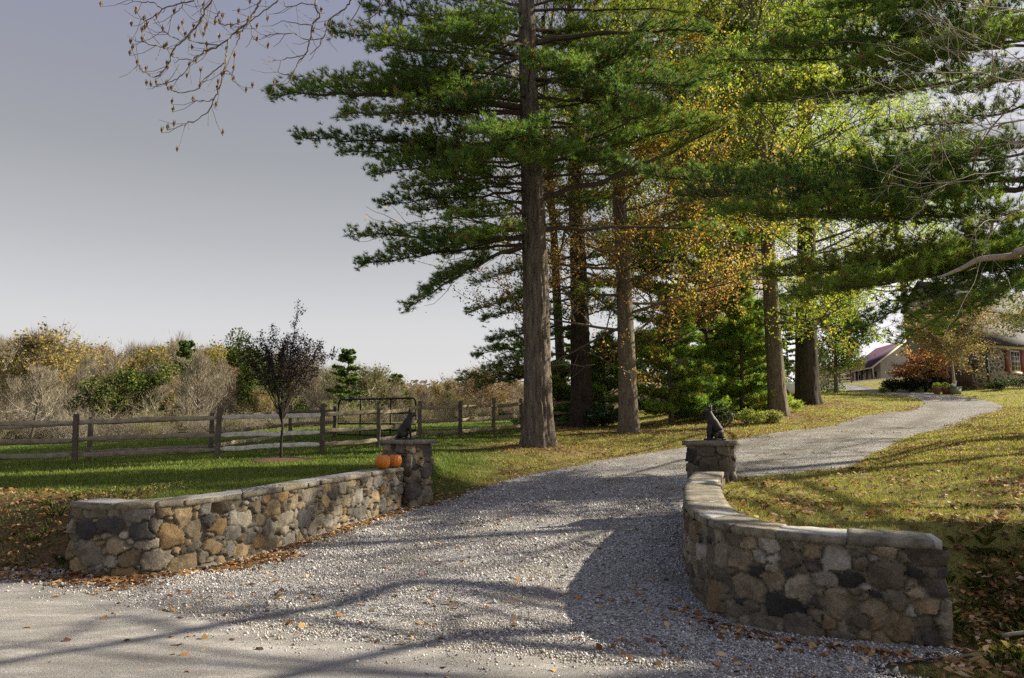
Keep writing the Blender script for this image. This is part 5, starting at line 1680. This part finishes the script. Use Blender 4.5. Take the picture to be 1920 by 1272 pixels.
def hb(name, u0, u1, v0, v1, z0, z1, mat, parent=house, origin=hc, R=RH):
    mb = MB(); c = origin + R @ np.array([(u0 + u1) / 2, (v0 + v1) / 2, (z0 + z1) / 2])
    mb.box(c, (u1 - u0, v1 - v0, z1 - z0), R=R)
    o = mb.build(name, mat, usecol=False)
    if parent is not None:
        if parent.type == 'MESH':
            put(o, house); o.parent = parent
        else: put(o, parent)
    return o
EH = 2.78
hb('wall', 0, 11, 0, 3.0, -.8, EH, m_rubble)
hb('cornice', -.12, 11.1, -.14, -.02, EH - .18, EH + .06, m_trim)
hb('downspout', .05, .17, -.16, -.05, -.2, EH - .2, m_glass)
def roofprism(name, u0, u1, v0, v1, z0, z1, mat, ridge='shed', th=.16, origin=hc, R=RH, parent=house):
    if ridge == 'shed':
        q = [(u0, v0, z0), (u1, v0, z0), (u1, v1, z1), (u0, v1, z1)]
    mb = MB(); t_ = [origin + R @ np.array(p) for p in q]; bt = [p - np.array([0, 0, th]) for p in t_]
    mb.add(np.array(t_ + bt), np.array([[0, 1, 2, 3], [7, 6, 5, 4], [0, 4, 5, 1], [1, 5, 6, 2], [2, 6, 7, 3], [3, 7, 4, 0]]))
    return put(mb.build(name, mat, usecol=False), parent)
rf = roofprism('roof', -.35, 11.3, -.35, 2.98, EH + .12, EH + 1.75, m_shingle)
# main block behind, with sided gable storey
hb('upper_wall', -.2, 11, 3.04, 5.4, 2.2, 6.0, m_siding)
hb('main_wall', -.22, 11, 3.01, 5.42, -.8, 2.2, m_rubble)
mb = MB()
q = np.array([(-.2, 3.04, 6.0), (-.2, 5.4, 6.0), (-.2, 4.2, 7.6), (11, 3.04, 6.0), (11, 5.4, 6.0), (11, 4.2, 7.6)])
mb.add(np.array([hc + RH @ p for p in q[:3]]), [np.array([[0, 1, 2]])])
put(mb.build('gable', m_siding, usecol=False), house)
mb = MB(); mb.add(np.array([hc + RH @ p for p in q[3:]]), [np.array([[0, 2, 1]])])
put(mb.build('gable', m_siding, usecol=False), house)
roofprism('main_roof', -.5, 11.4, 2.7, 4.22, 5.75, 7.8, m_shingle)
roofprism('main_roof', 11.4, -.5, 5.75, 4.23, 5.75, 7.8, m_shingle)
hb('chimney', 4.5, 5.7, 3.9, 4.7, 7.0, 9.0, m_rubble)
def window(u, z, w, h, v=-.03, shut=True, nx=3, ny=4):
    f = hb('window_frame', u, u + w, v - .04, v + .03, z, z + h, m_trim)
    hb('pane', u + .08, u + w - .08, v - .055, v - .042, z + .08, z + h - .08, m_glass, f)
    mb = MB()
    for i in range(1, nx):
        c = hc + RH @ np.array([u + .08 + (w - .16) * i / nx, v - .065, z + h / 2]); mb.box(c, (.03, .02, h - .17), R=RH)
    for i in range(1, ny):
        c = hc + RH @ np.array([u + w / 2, v - .0665, z + .08 + (h - .16) * i / ny]); mb.box(c, (w - .17, .02, .03 if i != ny // 2 else .06), R=RH)
    o = put(mb.build('muntin', m_trim, usecol=False), house); o.parent = f
    s = hb('sill', u - .06, u + w + .06, v - .10, v + .02, z - .12, z - .003, m_trim, f)
    if shut:
        hb('shutter', u - .56, u - .04, v - .06, v - .01, z - .02, z + h + .02, m_red)
        hb('shutter', u + w + .04, u + w + .56, v - .06, v - .01, z - .02, z + h + .02, m_red)
window(2.65, 1.02, 1.05, 1.45)
window(6.6, 1.02, 1.05, 1.45)
window(1.9, 4.4, .95, 1.35, v=3.0, shut=False, nx=2, ny=4)
window(.2, 4.4, .95, 1.35, v=3.0, shut=False, nx=2, ny=4)
# side facing the drive: door between pale posts and a board gate
hb('side_window', -.05, -.01, .5, 1.2, .9, 2.2, m_glass)
hb('side_door', -.06, -.01, 1.75, 2.55, .05, 2.15, m_brown)
for v_ in (1.4, 1.6, 2.6): hb('door_post', -.10, -.012, v_, v_ + .12, 0, 2.3, m_trim)
fg = thing('board_gate', 'brown slatted garden gate beside the stone house corner', 'gate', hc - hu * .9 + hv * 1.3)
mb = MB()
for i in range(9): mb.box(hc - hu * .9 + hv * (.4 + .13 * i) + hz * .55, (.03, .10, 1.15 + .05 * math.sin(i)), R=RH)
put(mb.build('slat_panel', m_brown, usecol=False), fg)
mb = MB()
for z in (.25, .9): mb.box(hc - hu * .86 + hv * .9 + hz * z, (.03, 1.2, .09), R=RH)
put(mb.build('cross_rail', m_brown, usecol=False), fg)

# ---- barn with purple red metal roof
def barn():
    C = P(1637, 719, 116); D = P(1588, 719, 130); E_ = P(1760, 719, 126)
    base = C[2]
    root = thing('barn', 'pale barn with purple red metal roof and dark porch posts far up the drive', 'barn', C)
    m_roof = simple('red_metal_roof', (.075, .032, .055), (.055, .024, .042), 2, rough=.8, bmp=.3, mapping=(1, 8, 1), spec=.15)
    m_wall = simple('pale_barn_boards', (.50, .46, .36), (.40, .37, .30), 5, bmp=.2)
    m_post = simple('dark_post', (.07, .05, .045), (.04, .03, .03), 6)
    d1 = unit((D - C) * [1, 1, 0]); d2 = unit((E_ - C) * [1, 1, 0]); L1 = np.linalg.norm((D - C)[:2]); L2 = np.linalg.norm((E_ - C)[:2])
    eh = 2.35
    def pt(a, b_, z): return C + d1 * a + d2 * b_ + np.array([0, 0, z])
    ins = 2.2     # porch depth
    mb = MB()
    q = [pt(0, ins, -2), pt(L1, ins, -2), pt(L1, L2, -2), pt(0, L2, -2), pt(0, ins, eh + 1.2), pt(L1, ins, eh + 1.2), pt(L1, L2, eh), pt(0, L2, eh), pt(0, L2 / 2, eh + 4.6), pt(L1, L2 / 2, eh + 4.6)]
    mb.add(np.array(q), [np.array([[0, 1, 5, 4], [3, 2, 6, 7]]), np.array([[0, 4, 8, 7, 3], [1, 2, 6, 9, 5]])])
    put(mb.build('wall', m_wall, usecol=False), root)
    def sl(name, a0, b0, z0, a1, b1, z1):
        t_ = [pt(a0, b0, z0), pt(a1, b0, z0), pt(a1, b1, z1), pt(a0, b1, z1)]
        bt = [p - [0, 0, .22] for p in t_]; m = MB(); m.add(np.array(t_ + bt), np.array([[0, 1, 2, 3], [7, 6, 5, 4], [0, 4, 5, 1], [1, 5, 6, 2], [2, 6, 7, 3], [3, 7, 4, 0]])); put(m.build(name, m_roof, usecol=False), root)
        m = MB(); m.tube(np.array([pt(a0 - .02, b0, z0 - .12), pt(a0 - .02, b1, z1 - .12)]), .13, 6); put(m.build('rake_board', m_trim, usecol=False), root)
    sl('roof', -.6, -.5, eh + .1, L1 + .6, L2 / 2, eh + 4.9)
    sl('roof', -.6, L2 + .5, eh - .1, L1 + .6, L2 / 2 + .02, eh + 4.9)
    m = MB(); m.tube(np.array([pt(-.6, -.56, eh + .0), pt(L1 + .6, -.56, eh)]), .1, 6); put(m.build('gutter', m_trim, usecol=False), root)
    for i in range(6):
        m = MB(); m.box(pt(L1 * (i + .05) / 5.2, 0, eh / 2 - .5), (.26, .26, eh + 1.1)); put(m.build('porch_post', m_post, usecol=False), root)
    for a in (.18, .5, .8):
        m = MB(); m.box(pt(L1 * a, ins - .04, 1.0), (1.1, 1.1, 2.0), R=np.stack([d1, d2 * .1, hz], 1)); put(m.build('doorway', m_glass, usecol=False), root)
    for b_ in (.35, .6):
        m = MB(); m.box(pt(-.03, L2 * b_, 1.2), (1.2, .08, 1.3), math.atan2(d2[1], d2[0])); put(m.build('gable_window', m_glass, usecol=False), root)
barn()
rail_fence([(1536, 82), (1556, 82), (1578, 83), (1600, 84)], 'low dark rail fence far up the drive, left of the barn', 41, H=1.1)

# ---- parked car half hidden between the trunks
def car():
    px, Y = 1496, 44.0
    a = np.array([X(px, Y), Y, 0]); a[2] = gz(a[0] - 2, Y)
    root = thing('parked_car', 'silver white car parked between the two big trunks, rear end and red tail light showing', 'car', a)
    m_paint = simple('silver_paint', (.62, .62, .64), (.58, .58, .60), 3, rough=.25, bmp=0, spec=.6)
    m_tyre = simple('tyre_rubber', (.03, .03, .03), (.02, .02, .02), 20, bmp=.2)
    m_rim = simple('wheel_rim', (.5, .5, .52), (.35, .35, .37), 4, rough=.3, metal=.8, bmp=0)
    m_tail = simple('tail_light', (.45, .02, .02), (.35, .015, .015), 4, rough=.2, bmp=0, spec=.7)
    def loft(prof, halfw, name, mat):
        """prof: (x, zlow, zhigh, half width); x runs forward (towards -X)"""
        G = []
        for x, z0, z1, w in prof:
            ring = []
            for q in np.linspace(0, 2 * math.pi, 20, endpoint=False) + .157:
                c, s = math.cos(q), math.sin(q)
                e = .42
                ring.append([-x, math.copysign(abs(c) ** e, c) * w, (z0 + z1) / 2 + math.copysign(abs(s) ** e, s) * (z1 - z0) / 2])
            G.append(ring)
        mb = MB(); mb.grid(np.array(G) + a, None, True)
        k = 20; n = len(prof)
        mb.F.setdefault(k, []).append(np.arange(k)[None, ::-1]); mb.F.setdefault(k, []).append((np.arange(k) + (n - 1) * k)[None])
        return put(mb.build(name, mat, smooth_=True, usecol=False), root)
    loft([(0.0, .42, .74, .70), (.05, .34, .88, .80), (.15, .28, .97, .86), (.6, .24, 1.0, .89), (1.6, .22, .98, .90), (3.0, .22, .95, .90), (3.9, .24, .84, .88), (4.4, .28, .70, .82), (4.55, .34, .60, .70)], 0, 'body', m_paint)
    loft([(.18, .9, .98, .70), (.45, .9, 1.22, .68), (.9, .9, 1.43, .66), (1.6, .9, 1.48, .66), (2.3, .9, 1.44, .66), (2.9, .9, 1.18, .68), (3.3, .9, .97, .72)], 0, 'cabin', m_paint)
    for sg in (-1, 1):
        for x0, x1, t0, t1 in [(.75, 1.5, 1.32, 1.38), (1.58, 2.45, 1.38, 1.30)]:
            mb = MB(); y = sg * .70
            mb.add(np.array([[-x0, y, 1.0], [-x1, y, 1.0], [-x1, y * .965, t1], [-x0, y * .965, t0], [-x0, y * .97, 1.0], [-x1, y * .97, 1.0], [-x1, y * .93, t1], [-x0, y * .93, t0]]) + a,
                   np.array([[0, 1, 2, 3], [7, 6, 5, 4], [0, 4, 5, 1], [1, 5, 6, 2], [2, 6, 7, 3], [3, 7, 4, 0]]))
            put(mb.build('side_window', m_glass, usecol=False), root)
        mb = MB(); mb.box(a + [-.10, sg * .70, .80], (.22, .30, .13)); put(mb.build('tail_light', m_tail, usecol=False), root)
        for x in (.85, 3.6):
            mb = MB(); mb.tube(np.array([a + [-x, sg * .70, .31], a + [-x, sg * .91, .31]]), .32, 20); w = put(mb.build('tyre', m_tyre, usecol=False), root)
            mb = MB(); mb.tube(np.array([a + [-x, sg * .90, .31], a + [-x, sg * .925, .31]]), .20, 14); o = put(mb.build('rim', m_rim, usecol=False), root); o.parent = w
    mb = MB(); mb.add(np.array([[-.24, -.58, 1.0], [-.24, .58, 1.0], [-.72, .55, 1.37], [-.72, -.55, 1.37], [-.28, -.58, .96], [-.28, .58, .96], [-.78, .55, 1.35], [-.78, -.55, 1.35]]) + a + [-.0, 0, .01],
                      np.array([[0, 1, 2, 3], [7, 6, 5, 4], [0, 4, 5, 1], [1, 5, 6, 2], [2, 6, 7, 3], [3, 7, 4, 0]])); put(mb.build('rear_window', m_glass, usecol=False), root)
    mb = MB(); mb.box(a + [.0, 0, .46], (.12, 1.5, .16)); put(mb.build('bumper', m_paint, usecol=False), root)
    root.rotation_euler = (0, 0, math.radians(-14))
car()

# ---- planting and pots in front of the house
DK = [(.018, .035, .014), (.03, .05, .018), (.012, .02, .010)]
shrub('shrub', 'dark rounded evergreen at the left end of the bed before the house', 1672, 726, 50, 1.9, 1.1, DK, 1900, .11, 111)
shrub('shrub', 'dark spreading evergreen in the middle of the bed, under the orange maple', 1712, 727, 49.5, 2.4, 1.2, DK, 2200, .11, 112)
shrub('shrub', 'dark evergreen at the right end of the bed, behind the potted plants', 1757, 726, 49.5, 2.2, 1.3, DK, 2200, .11, 113)
shrub('shrub', 'low green shrub against the foot of the stone house wall', 1872, 722, 48.5, 2.2, .9, DK + [(.05, .08, .02)], 1500, .1, 114)
shrub('shrub', 'dark shrub at the right picture edge under the shuttered window', 1915, 722, 49.3, 2.4, .8, DK, 1500, .1, 115)
shrub('shrub', 'small lime green plant at the left front corner of the flower bed', 1655, 730, 48.3, .8, .45, [(.16, .24, .05), (.10, .16, .04)], 500, .07, 116)
def maple(name, label, px, py, Y, H, W, z0, pal, seed, n, size, bark, flat=.3):
    r = np.random.default_rng(seed)
    a = P(px, py, Y); a[2] = gz(a[0], Y)
    root = thing(name, label, 'tree', a)
    mb = MB(); mb.tube(np.array([a - [0, 0, .1], a + [.03, 0, z0 * .5], a + [-.03, 0, z0], a + [.0, 0, z0 * 1.3]]), [.11, .085, .07, .05], 8); put(mb.build('trunk', bark, usecol=False), root)
    wood = MB(); tl = []
    for i in range(13):
        q = i * 2.4; d = np.array([math.cos(q) * W / H * .55, math.sin(q) * W / H * .55, .5])
        grow(wood, a + [0, 0, z0 * r.uniform(.9, 1.3)], d, W * .28, .035, 2, r, tl, up=.05, k=4, spread=.6)
    put(wood.build('limbs', bark, usecol=False), root)
    T = np.array([x[0] for x in tl]); P_ = np.array(pal)
    C = T[r.integers(0, len(T), n)] + r.normal(0, .16, (n, 3)) * [1, 1, flat]
    v, c_ = leaf_quads(C, size, r, P_[r.integers(0, len(P_), n)] * r.uniform(.65, 1.25, (n, 1)))
    put(mesh_obj('leaves', v, [np.arange(len(v)).reshape(-1, 4)], m_leaf, col=c_), root)
maple('maple_tree', 'low spreading maple with salmon orange leaves in the bed before the house', 1735, 726, 50, 2.2, 4.2, 1.0, [(.48, .24, .14), (.42, .17, .09), (.52, .32, .20), (.30, .12, .07)], 121, 8000, .13, m_darkbark)
maple('dogwood_tree', 'pale forked trunk tree with pinkish and yellow leaves in front of the tall house wall', 1788, 724, 47.5, 7.0, 7.5, 2.0, [(.30, .16, .12), (.24, .22, .06), (.17, .20, .05), (.34, .24, .16), (.20, .12, .08)], 122, 12000, .13, m_paletwig, 1.0)
maple('small_tree', 'thin yellow green leaved tree covering the upper house windows', 1955, 722, 46, 6.5, 6, 3.2, [(.14, .19, .05), (.24, .24, .06), (.10, .15, .04), (.30, .20, .07)], 123, 2600, .15, m_greybark, 1.0)
m_terra = simple('terracotta', (.32, .16, .09), (.24, .12, .07), 12, bmp=.2)
m_plst = simple('old_stone_planter', (.20, .22, .14), (.12, .13, .09), 12, bmp=.5)
m_white = simple('white_stone', (.70, .70, .72), (.6, .6, .62), 12, bmp=.1)
def pot(px, label, seed):
    r = np.random.default_rng(seed)
    Y = 46.5; a = np.array([X(px, Y), Y, 0]); a[2] = gz(a[0], Y)
    root = thing('potted_plant', label, 'potted plant', a)
    mb = MB(); mb.lathe((0, 0, 0), [(.001, 0), (.17, 0), (.24, .36), (.26, .37), (.26, .43), (.22, .43), (.2, .39), (.001, .39)], 18); mb.build('pot', m_terra, root, True, False)
    n = 700; d = unit(r.normal(0, 1, (n, 3)) * [1, 1, .8] + [0, 0, .3]); C = np.array([0, 0, .48]) + d * .27 * r.random((n, 1)) ** .4
    v, c_ = leaf_quads(C, .06, r, np.array([(.22, .28, .07), (.30, .32, .10), (.15, .2, .05)])[r.integers(0, 3, n)])
    mesh_obj('foliage', v, [np.arange(len(v)).reshape(-1, 4)], m_leaf, root, col=c_)
pot(1760, 'round yellow green plant in a terracotta pot, nearer the dark bed', 1)
pot(1776, 'round yellow green plant in a terracotta pot, nearer the square stone planter', 2)
Y = 46.3; a = np.array([X(1792, Y), Y, 0]); a[2] = gz(a[0], Y)
root = thing('stone_planter', 'square mossy stone planter holding a small white goose figure', 'planter', a)
mb = MB(); mb.box((0, 0, .2), (.62, .5, .42)); mb.build('box', m_plst, root, usecol=False)
mb = MB(); mb.box((0, 0, .43), (.70, .58, .06)); mb.build('rim', m_plst, root, usecol=False)
root = thing('goose_figure', 'small white goose figure standing on the square stone planter', 'figurine', a + [0, 0, .455])
skin_body('body', [(0, 0, .10, .09), (.10, 0, .11, .06), (-.10, 0, .13, .06), (-.19, 0, .16, .02), (.14, 0, .22, .035), (.15, 0, .32, .030), (.17, 0, .37, .035), (.23, 0, .36, .012), (0, .03, .02, .03), (0, -.03, .02, .03)],
          [(0, 1), (0, 2), (2, 3), (1, 4), (4, 5), (5, 6), (6, 7), (0, 8), (0, 9)], 0, m_white, root, 1)
# ---------------------------------------------------------------- ground cover
def bil(A, x, y):
    i = np.clip(np.searchsorted(xs, x) - 1, 0, len(xs) - 2); j = np.clip(np.searchsorted(ys, y) - 1, 0, len(ys) - 2)
    fx = (x - xs[i]) / (xs[i + 1] - xs[i]); fy = (y - ys[j]) / (ys[j + 1] - ys[j])
    return A[i, j] * (1 - fx) * (1 - fy) + A[i + 1, j] * fx * (1 - fy) + A[i, j + 1] * (1 - fx) * fy + A[i + 1, j + 1] * fx * fy
def fieldpts(n, r0, r1, a0=-.80, a1=.80, p=1.0, rr=rng):
    """points in front of the camera, thinning with distance"""
    u_ = rr.random(n)
    d = r0 * (r1 / r0) ** u_ if p == 1 else (r0 ** (2 - p) + u_ * (r1 ** (2 - p) - r0 ** (2 - p))) ** (1 / (2 - p))
    q = rr.uniform(a0, a1, n)
    return d * np.sin(q), d * np.cos(q)
def inwall(x, y):
    m = np.zeros(len(x), bool)
    for c, s in ((LW, 1), (RW, -1) ):
        side = 1 if c is LW else -1
        mid = offset(c, (1 if c is LW else 1) * .0)
        poly = np.vstack([offset(c, -.05 if c is LW else -.05), offset(c, .44)[::-1]])
        m |= sdist(x, y, poly) < 0
    for c in (PL, PR):
        m |= np.hypot(x - c[0], y - c[1]) < .42
    return m
def patch(x, y, f, s, lo, hi):
    return smooth((fbm(x * f + s, y * f + s, o=4) - lo) / (hi - lo))
LUSHC = np.array([(.12, .17, .028), (.17, .215, .04), (.08, .125, .022), (.24, .24, .07)])
DRYC = np.array([(.27, .27, .06), (.38, .33, .10), (.18, .21, .04), (.46, .38, .17), (.23, .26, .05)])
def grass(n, r0, r1, p, h, w, seed):
    r = np.random.default_rng(seed)
    x, y = fieldpts(n, r0, r1, p=p, rr=r)
    keep = (bil(dlow, x, y) > .06) & (drive_sd(x, y) > .04)
    x, y = x[keep], y[keep]
    keep = ~inwall(x, y)
    x, y = x[keep], y[keep]
    du = duff(x, y); k2 = r.random(len(x)) > du * .72
    k2 &= r.random(len(x)) < .35 + .65 * patch(x, y, 1.6, 4, .32, .55)
    x, y, du = x[k2], y[k2], du[k2]
    lu = np.clip(lushness(x, y) + .5 * (fbm(x * .8, y * .8, o=3) - .5), 0, 1)
    n = len(x)
    d = np.hypot(x, y)
    L_ = LUSHC[r.integers(0, 4, n)]; D_ = DRYC[r.integers(0, 5, n)]
    c = L_ * lu[:, None] + D_ * (1 - lu[:, None])
    # clumps of taller grass on the banks
    bank = smooth((1.6 - bil(dlow, x, y)) / 1.0) * (((x > 3.3) & (y < 7)) | (x < -4.8))
    hh = h * r.uniform(.5, 1.3, n) * (1 + 1.3 * bank * (fbm(x * 3, y * 3, o=2) > .5)) * (.7 + .6 * fbm(x * 2, y * 2, o=2))
    hh *= np.clip(d / 11, 1, 1.35)
    ww = w * np.clip(d / 7, .8, 5)
    q = r.uniform(0, 6.28, n)
    t2 = np.stack([np.cos(q), np.sin(q), 0 * q], 1)
    z = bil(GZ, x, y)
    b0 = np.stack([x, y, z - .005], 1)
    le = unit(r.normal(0, .55, (n, 3)) * [1, 1, 0] + [0, 0, 1])
    V = np.stack([b0 - t2 * ww[:, None] / 2, b0 + t2 * ww[:, None] / 2, b0 + le * hh[:, None]], 1).reshape(-1, 3)
    c = c * r.uniform(.6, 1.3, (n, 1)) * (1 - .35 * bank[:, None])
    return V, np.repeat(c, 3, 0)
m_grass = leafmat('grass_blades', .42, .65, .2, (1.2, 1.25, .7))
Va, Ca = grass(520000, 4.2, 17, 1.0, .048, .006, 401)
Vb, Cb = grass(400000, 15, 62, 1.0, .055, .009, 402)
V = np.concatenate([Va, Vb]); C = np.concatenate([Ca, Cb])
tag(mesh_obj('grass', V, [np.arange(len(V)).reshape(-1, 3)], m_grass, col=C), kind='stuff', label='short grass of the lawns and banks', cat='grass')

# long dry grass tufts on the two banks
def tuftgrass(seed):
    r = np.random.default_rng(seed)
    x, y = fieldpts(5200, 4.5, 12, p=1, rr=r)
    dd = bil(dlow, x, y)
    k = (dd > .08) & (dd < 2.8) & (((x < -4.85) & (y < 12)) | ((x > 3.2) & (y < 6.8))) & (r.random(len(x)) < patch(x, y, 1.7, 77, .45, .6)) & ~inwall(x, y)
    x, y = x[k], y[k]; n = len(x); m = 16
    z = bil(GZ, x, y)
    q = r.uniform(0, 6.28, (n, m)); le = r.uniform(.25, .9, (n, m, 1))
    out_ = np.stack([np.cos(q), np.sin(q), 0 * q], -1)
    b0 = np.stack([x, y, z], -1)[:, None] + out_ * .015
    L_ = r.uniform(.04, .12, (n, m, 1))
    mid = b0 + (out_ * le * .45 + [0, 0, 1]) * L_ * .6
    tip = mid + (out_ * (le + .5) + [0, 0, .35]) * L_ * .5
    t2 = np.stack([-np.sin(q), np.cos(q), 0 * q], -1) * .0022
    V = np.stack([b0 - t2, b0 + t2, mid + t2 * .8, tip, mid - t2 * .8], 2).reshape(-1, 3)
    pal = np.array([(.30, .27, .11), (.16, .20, .05), (.40, .34, .18), (.10, .15, .035)])
    c = .8 * pal[r.integers(0, 4, (n, m))] * r.uniform(.6, 1.25, (n, m, 1))
    return V, np.repeat(c.reshape(-1, 3), 5, 0)
V, C = tuftgrass(431)
tag(mesh_obj('grass_tufts', V, [np.arange(len(V)).reshape(-1, 5)], m_grass, col=C), kind='stuff', label='long dry grass tufts on the banks beside the walls', cat='grass')
# fallen leaves
LEAFC = np.array([(.52, .38, .22), (.30, .15, .05), (.22, .10, .035), (.36, .21, .08), (.15, .075, .035), (.42, .26, .10), (.11, .055, .03), (.40, .17, .04)])
def leaves(x, y, size, seed, lift=.012, tilt=.35):
    r = np.random.default_rng(seed)
    n = len(x)
    z = np.maximum(bil(GZ, x, y), bil(GZ, x, y)) + .018 + r.random(n) * lift
    nn = unit(np.stack([r.normal(0, tilt, n), r.normal(0, tilt, n), np.ones(n)], 1))
    a = unit(np.cross(nn, r.normal(0, 1, (n, 3)))); b_ = np.cross(nn, a)
    s = (size * r.uniform(.55, 1.2, n))[:, None]
    c0 = np.stack([x, y, z], 1)
    cu = nn * s * r.uniform(-.1, .28, (n, 1))
    V = np.stack([c0 - a * s * .55, c0 + b_ * s * .30 + cu - a * s * .1, c0 + a * s * .2 + b_ * s * .22 + cu * .5, c0 + a * s * .6, c0 + a * s * .2 - b_ * s * .22 + cu * .4, c0 - b_ * s * .30 + cu - a * s * .1], 1)
    c = LEAFC[r.integers(0, len(LEAFC), n)] * r.uniform(.6, 1.25, (n, 1))
    return V.reshape(-1, 3), np.repeat(c, 6, 0)
r = np.random.default_rng(500)
LX, LY = [], []
# lawn right, and under the trees
x, y = fieldpts(230000, 4.6, 44, a0=-.15, a1=.80, p=.95, rr=r)
w_ = (bil(dlow, x, y) > .06) * (1 - .9 * lushness(x, y)) * (.22 + .78 * patch(x, y, .9, 40, .40, .60)) * patch(x, y, 4, 2, .25, .6)
w_ *= .55 + .45 * smooth((x - 3) / 5)
k = (r.random(len(x)) < w_ * 1.1) & (drive_sd(x, y) > -.25); k &= ~inwall(x, y)
LX.append(x[k]); LY.append(y[k])
# banks and shaded litter
x, y = fieldpts(60000, 4.6, 16, p=1, rr=r)
k = r.random(len(x)) < duff(x, y) * patch(x, y, 3, 12, .25, .5)
k &= (bil(dlow, x, y) > -.3) & ~inwall(x, y)
LX.append(x[k]); LY.append(y[k])
# drifts at the foot of the left wall and round the right wall
for poly, n, s in ((LW + [.10, -.03], 1500, .13), (np.array([(1.55, 6.7), (1.7, 6.15), (2.0, 5.8), (2.5, 5.55), (3.2, 5.3)]), 260, .16), (np.array([(-5.4, 8.15), (-4.8, 7.95), (-3.6, 7.7)]), 420, .2), (np.array([(-3.2, 8.4), (-2.7, 9.3)]), 260, .16)):
    f = resample(np.asarray(poly, float), .02); i = r.integers(0, len(f), n)
    tn = unit(np.gradient(f, axis=0))[i]; o_ = np.abs(r.normal(0, s, n))
    LX.append(f[i, 0] + tn[:, 1] * o_); LY.append(f[i, 1] - tn[:, 0] * o_)
# thin scatter on the gravel and on the road edge
x, y = fieldpts(16000, 4.8, 30, a0=-.75, a1=.7, p=.8, rr=r)
ins = drive_sd(x, y) < .1
k = ins & (r.random(len(x)) < .12 + .55 * patch(x, y, 1.3, 9, .48, .66)) & ~inwall(x, y)
LX.append(x[k]); LY.append(y[k])
V, C = leaves(np.concatenate(LX), np.concatenate(LY), .072, 501)
d_ = np.hypot(V[:, 0], V[:, 1])
tag(mesh_obj('fallen_leaves', V, [np.arange(len(V)).reshape(-1, 6)], leafmat('dry_leaves', .2, .7, .25, (1.1, 1, .8)), col=C), kind='stuff', label='brown and orange leaves fallen on lawn and gravel', cat='leaves')

# green weeds and ivy on the two banks
r = np.random.default_rng(520)
x, y = fieldpts(90000, 4.6, 13, p=1, rr=r)
dd = bil(dlow, x, y)
k = (dd > .05) & (dd < 2.6) & (((x < -4.8) & (y < 12)) | ((x > 3.35) & (y < 6.6))) & (r.random(len(x)) < .9 * patch(x, y, 2.2, 30, .36, .56))
x, y = x[k], y[k]; n = len(x)
C0 = np.stack([x, y, bil(GZ, x, y) + .02 + .09 * r.random(n) * patch(x, y, 2.2, 30, .42, .7)], 1)
pal = np.array([(.10, .15, .035), (.16, .20, .05), (.07, .10, .03), (.26, .27, .09), (.34, .28, .13), (.30, .19, .09)])
v, c_ = leaf_quads(C0, .034, r, pal[r.integers(0, 6, n)] * r.uniform(.6, 1.3, (n, 1)), .5)
tag(mesh_obj('ground_ivy', v, [np.arange(len(v)).reshape(-1, 4)], m_leaf, col=c_), kind='stuff', label='low weeds and ivy on the banks beside the walls', cat='ground cover')
# dead sticks lying on the right bank
root = thing('dead_branch', 'pale dead branch lying on the bank right of the grey wall', 'branch', (3.9, 5.5, gz(3.9, 5.5)))
wood = MB(); q = np.array([(3.55, 5.62), (3.75, 5.55), (3.95, 5.52), (4.15, 5.42)]); q3 = np.column_stack([q, [gz(*p) + .06 + .03 * math.sin(i * 2) for i, p in enumerate(q)]])
wood.tube(crom(q3, 4), np.linspace(.016, .008, 13), 7); wood.tube(np.array([q3[1], q3[1] + [.05, .12, .04], q3[1] + [.16, .2, .02]]), [.012, .009, .005], 5)
put(wood.build('wood', m_paletwig, usecol=False), root)

# crushed stone on the gravel
r = np.random.default_rng(540)
x, y = fieldpts(270000, 4.6, 18, a0=-.75, a1=.62, p=1.0, rr=r)
sd = drive_sd(x, y)
ye_ = asphalt_edge(x)
k = (sd < .06) & (y > ye_ + .05 - .6 * r.random(len(x)) ** 2.2)
k &= r.random(len(x)) < .30 + .70 * patch(x, y, 1.2, 60, .38, .58)
x, y, ye_ = x[k], y[k], ye_[k]; k = ~inwall(x, y); x, y, ye_ = x[k], y[k], ye_[k]; n = len(x)
s = .0070 * r.lognormal(0, .40, n) * np.clip(np.hypot(x, y) / 8, .9, 1.6)
uo = np.array([(1, 0, 0), (-.5, .87, 0), (-.5, -.87, 0), (.2, .1, .8), (-.1, 0, -.6)])
V = uo[None] + r.normal(0, .22, (n, 5, 3))
q = r.uniform(0, 6.28, n); ca, sa = np.cos(q)[:, None], np.sin(q)[:, None]
V = np.stack([V[..., 0] * ca - V[..., 1] * sa, V[..., 0] * sa + V[..., 1] * ca, V[..., 2]], -1) * s[:, None, None]
onr = y < ye_
V = V + np.stack([x, y, bil(GZ, x, y) + .016 + s * .3 + .014 * onr], 1)[:, None]
F = np.array([[0, 1, 3], [1, 2, 3], [2, 0, 3], [1, 0, 4], [2, 1, 4], [0, 2, 4]])
F = (F[None] + np.arange(n)[:, None, None] * 5).reshape(-1, 3)
pal = np.array([(.41, .395, .37), (.54, .52, .49), (.28, .265, .25), (.16, .15, .14), (.44, .40, .34), (.70, .67, .62), (.32, .27, .205)])
c_ = np.repeat(pal[r.integers(0, 7, n)] * r.uniform(.75, 1.15, (n, 1)), 5, 0)
m_peb, t, b, out = newmat('crushed_stone')
a = t.nodes.new('ShaderNodeAttribute'); a.attribute_name = 'col'
t.links.new(a.outputs['Color'], b.inputs['Base Color']); b.inputs['Roughness'].default_value = .85
tag(mesh_obj('loose_gravel', V.reshape(-1, 3), [F], m_peb, col=c_), kind='stuff', label='loose crushed grey stone on the drive', cat='gravel')
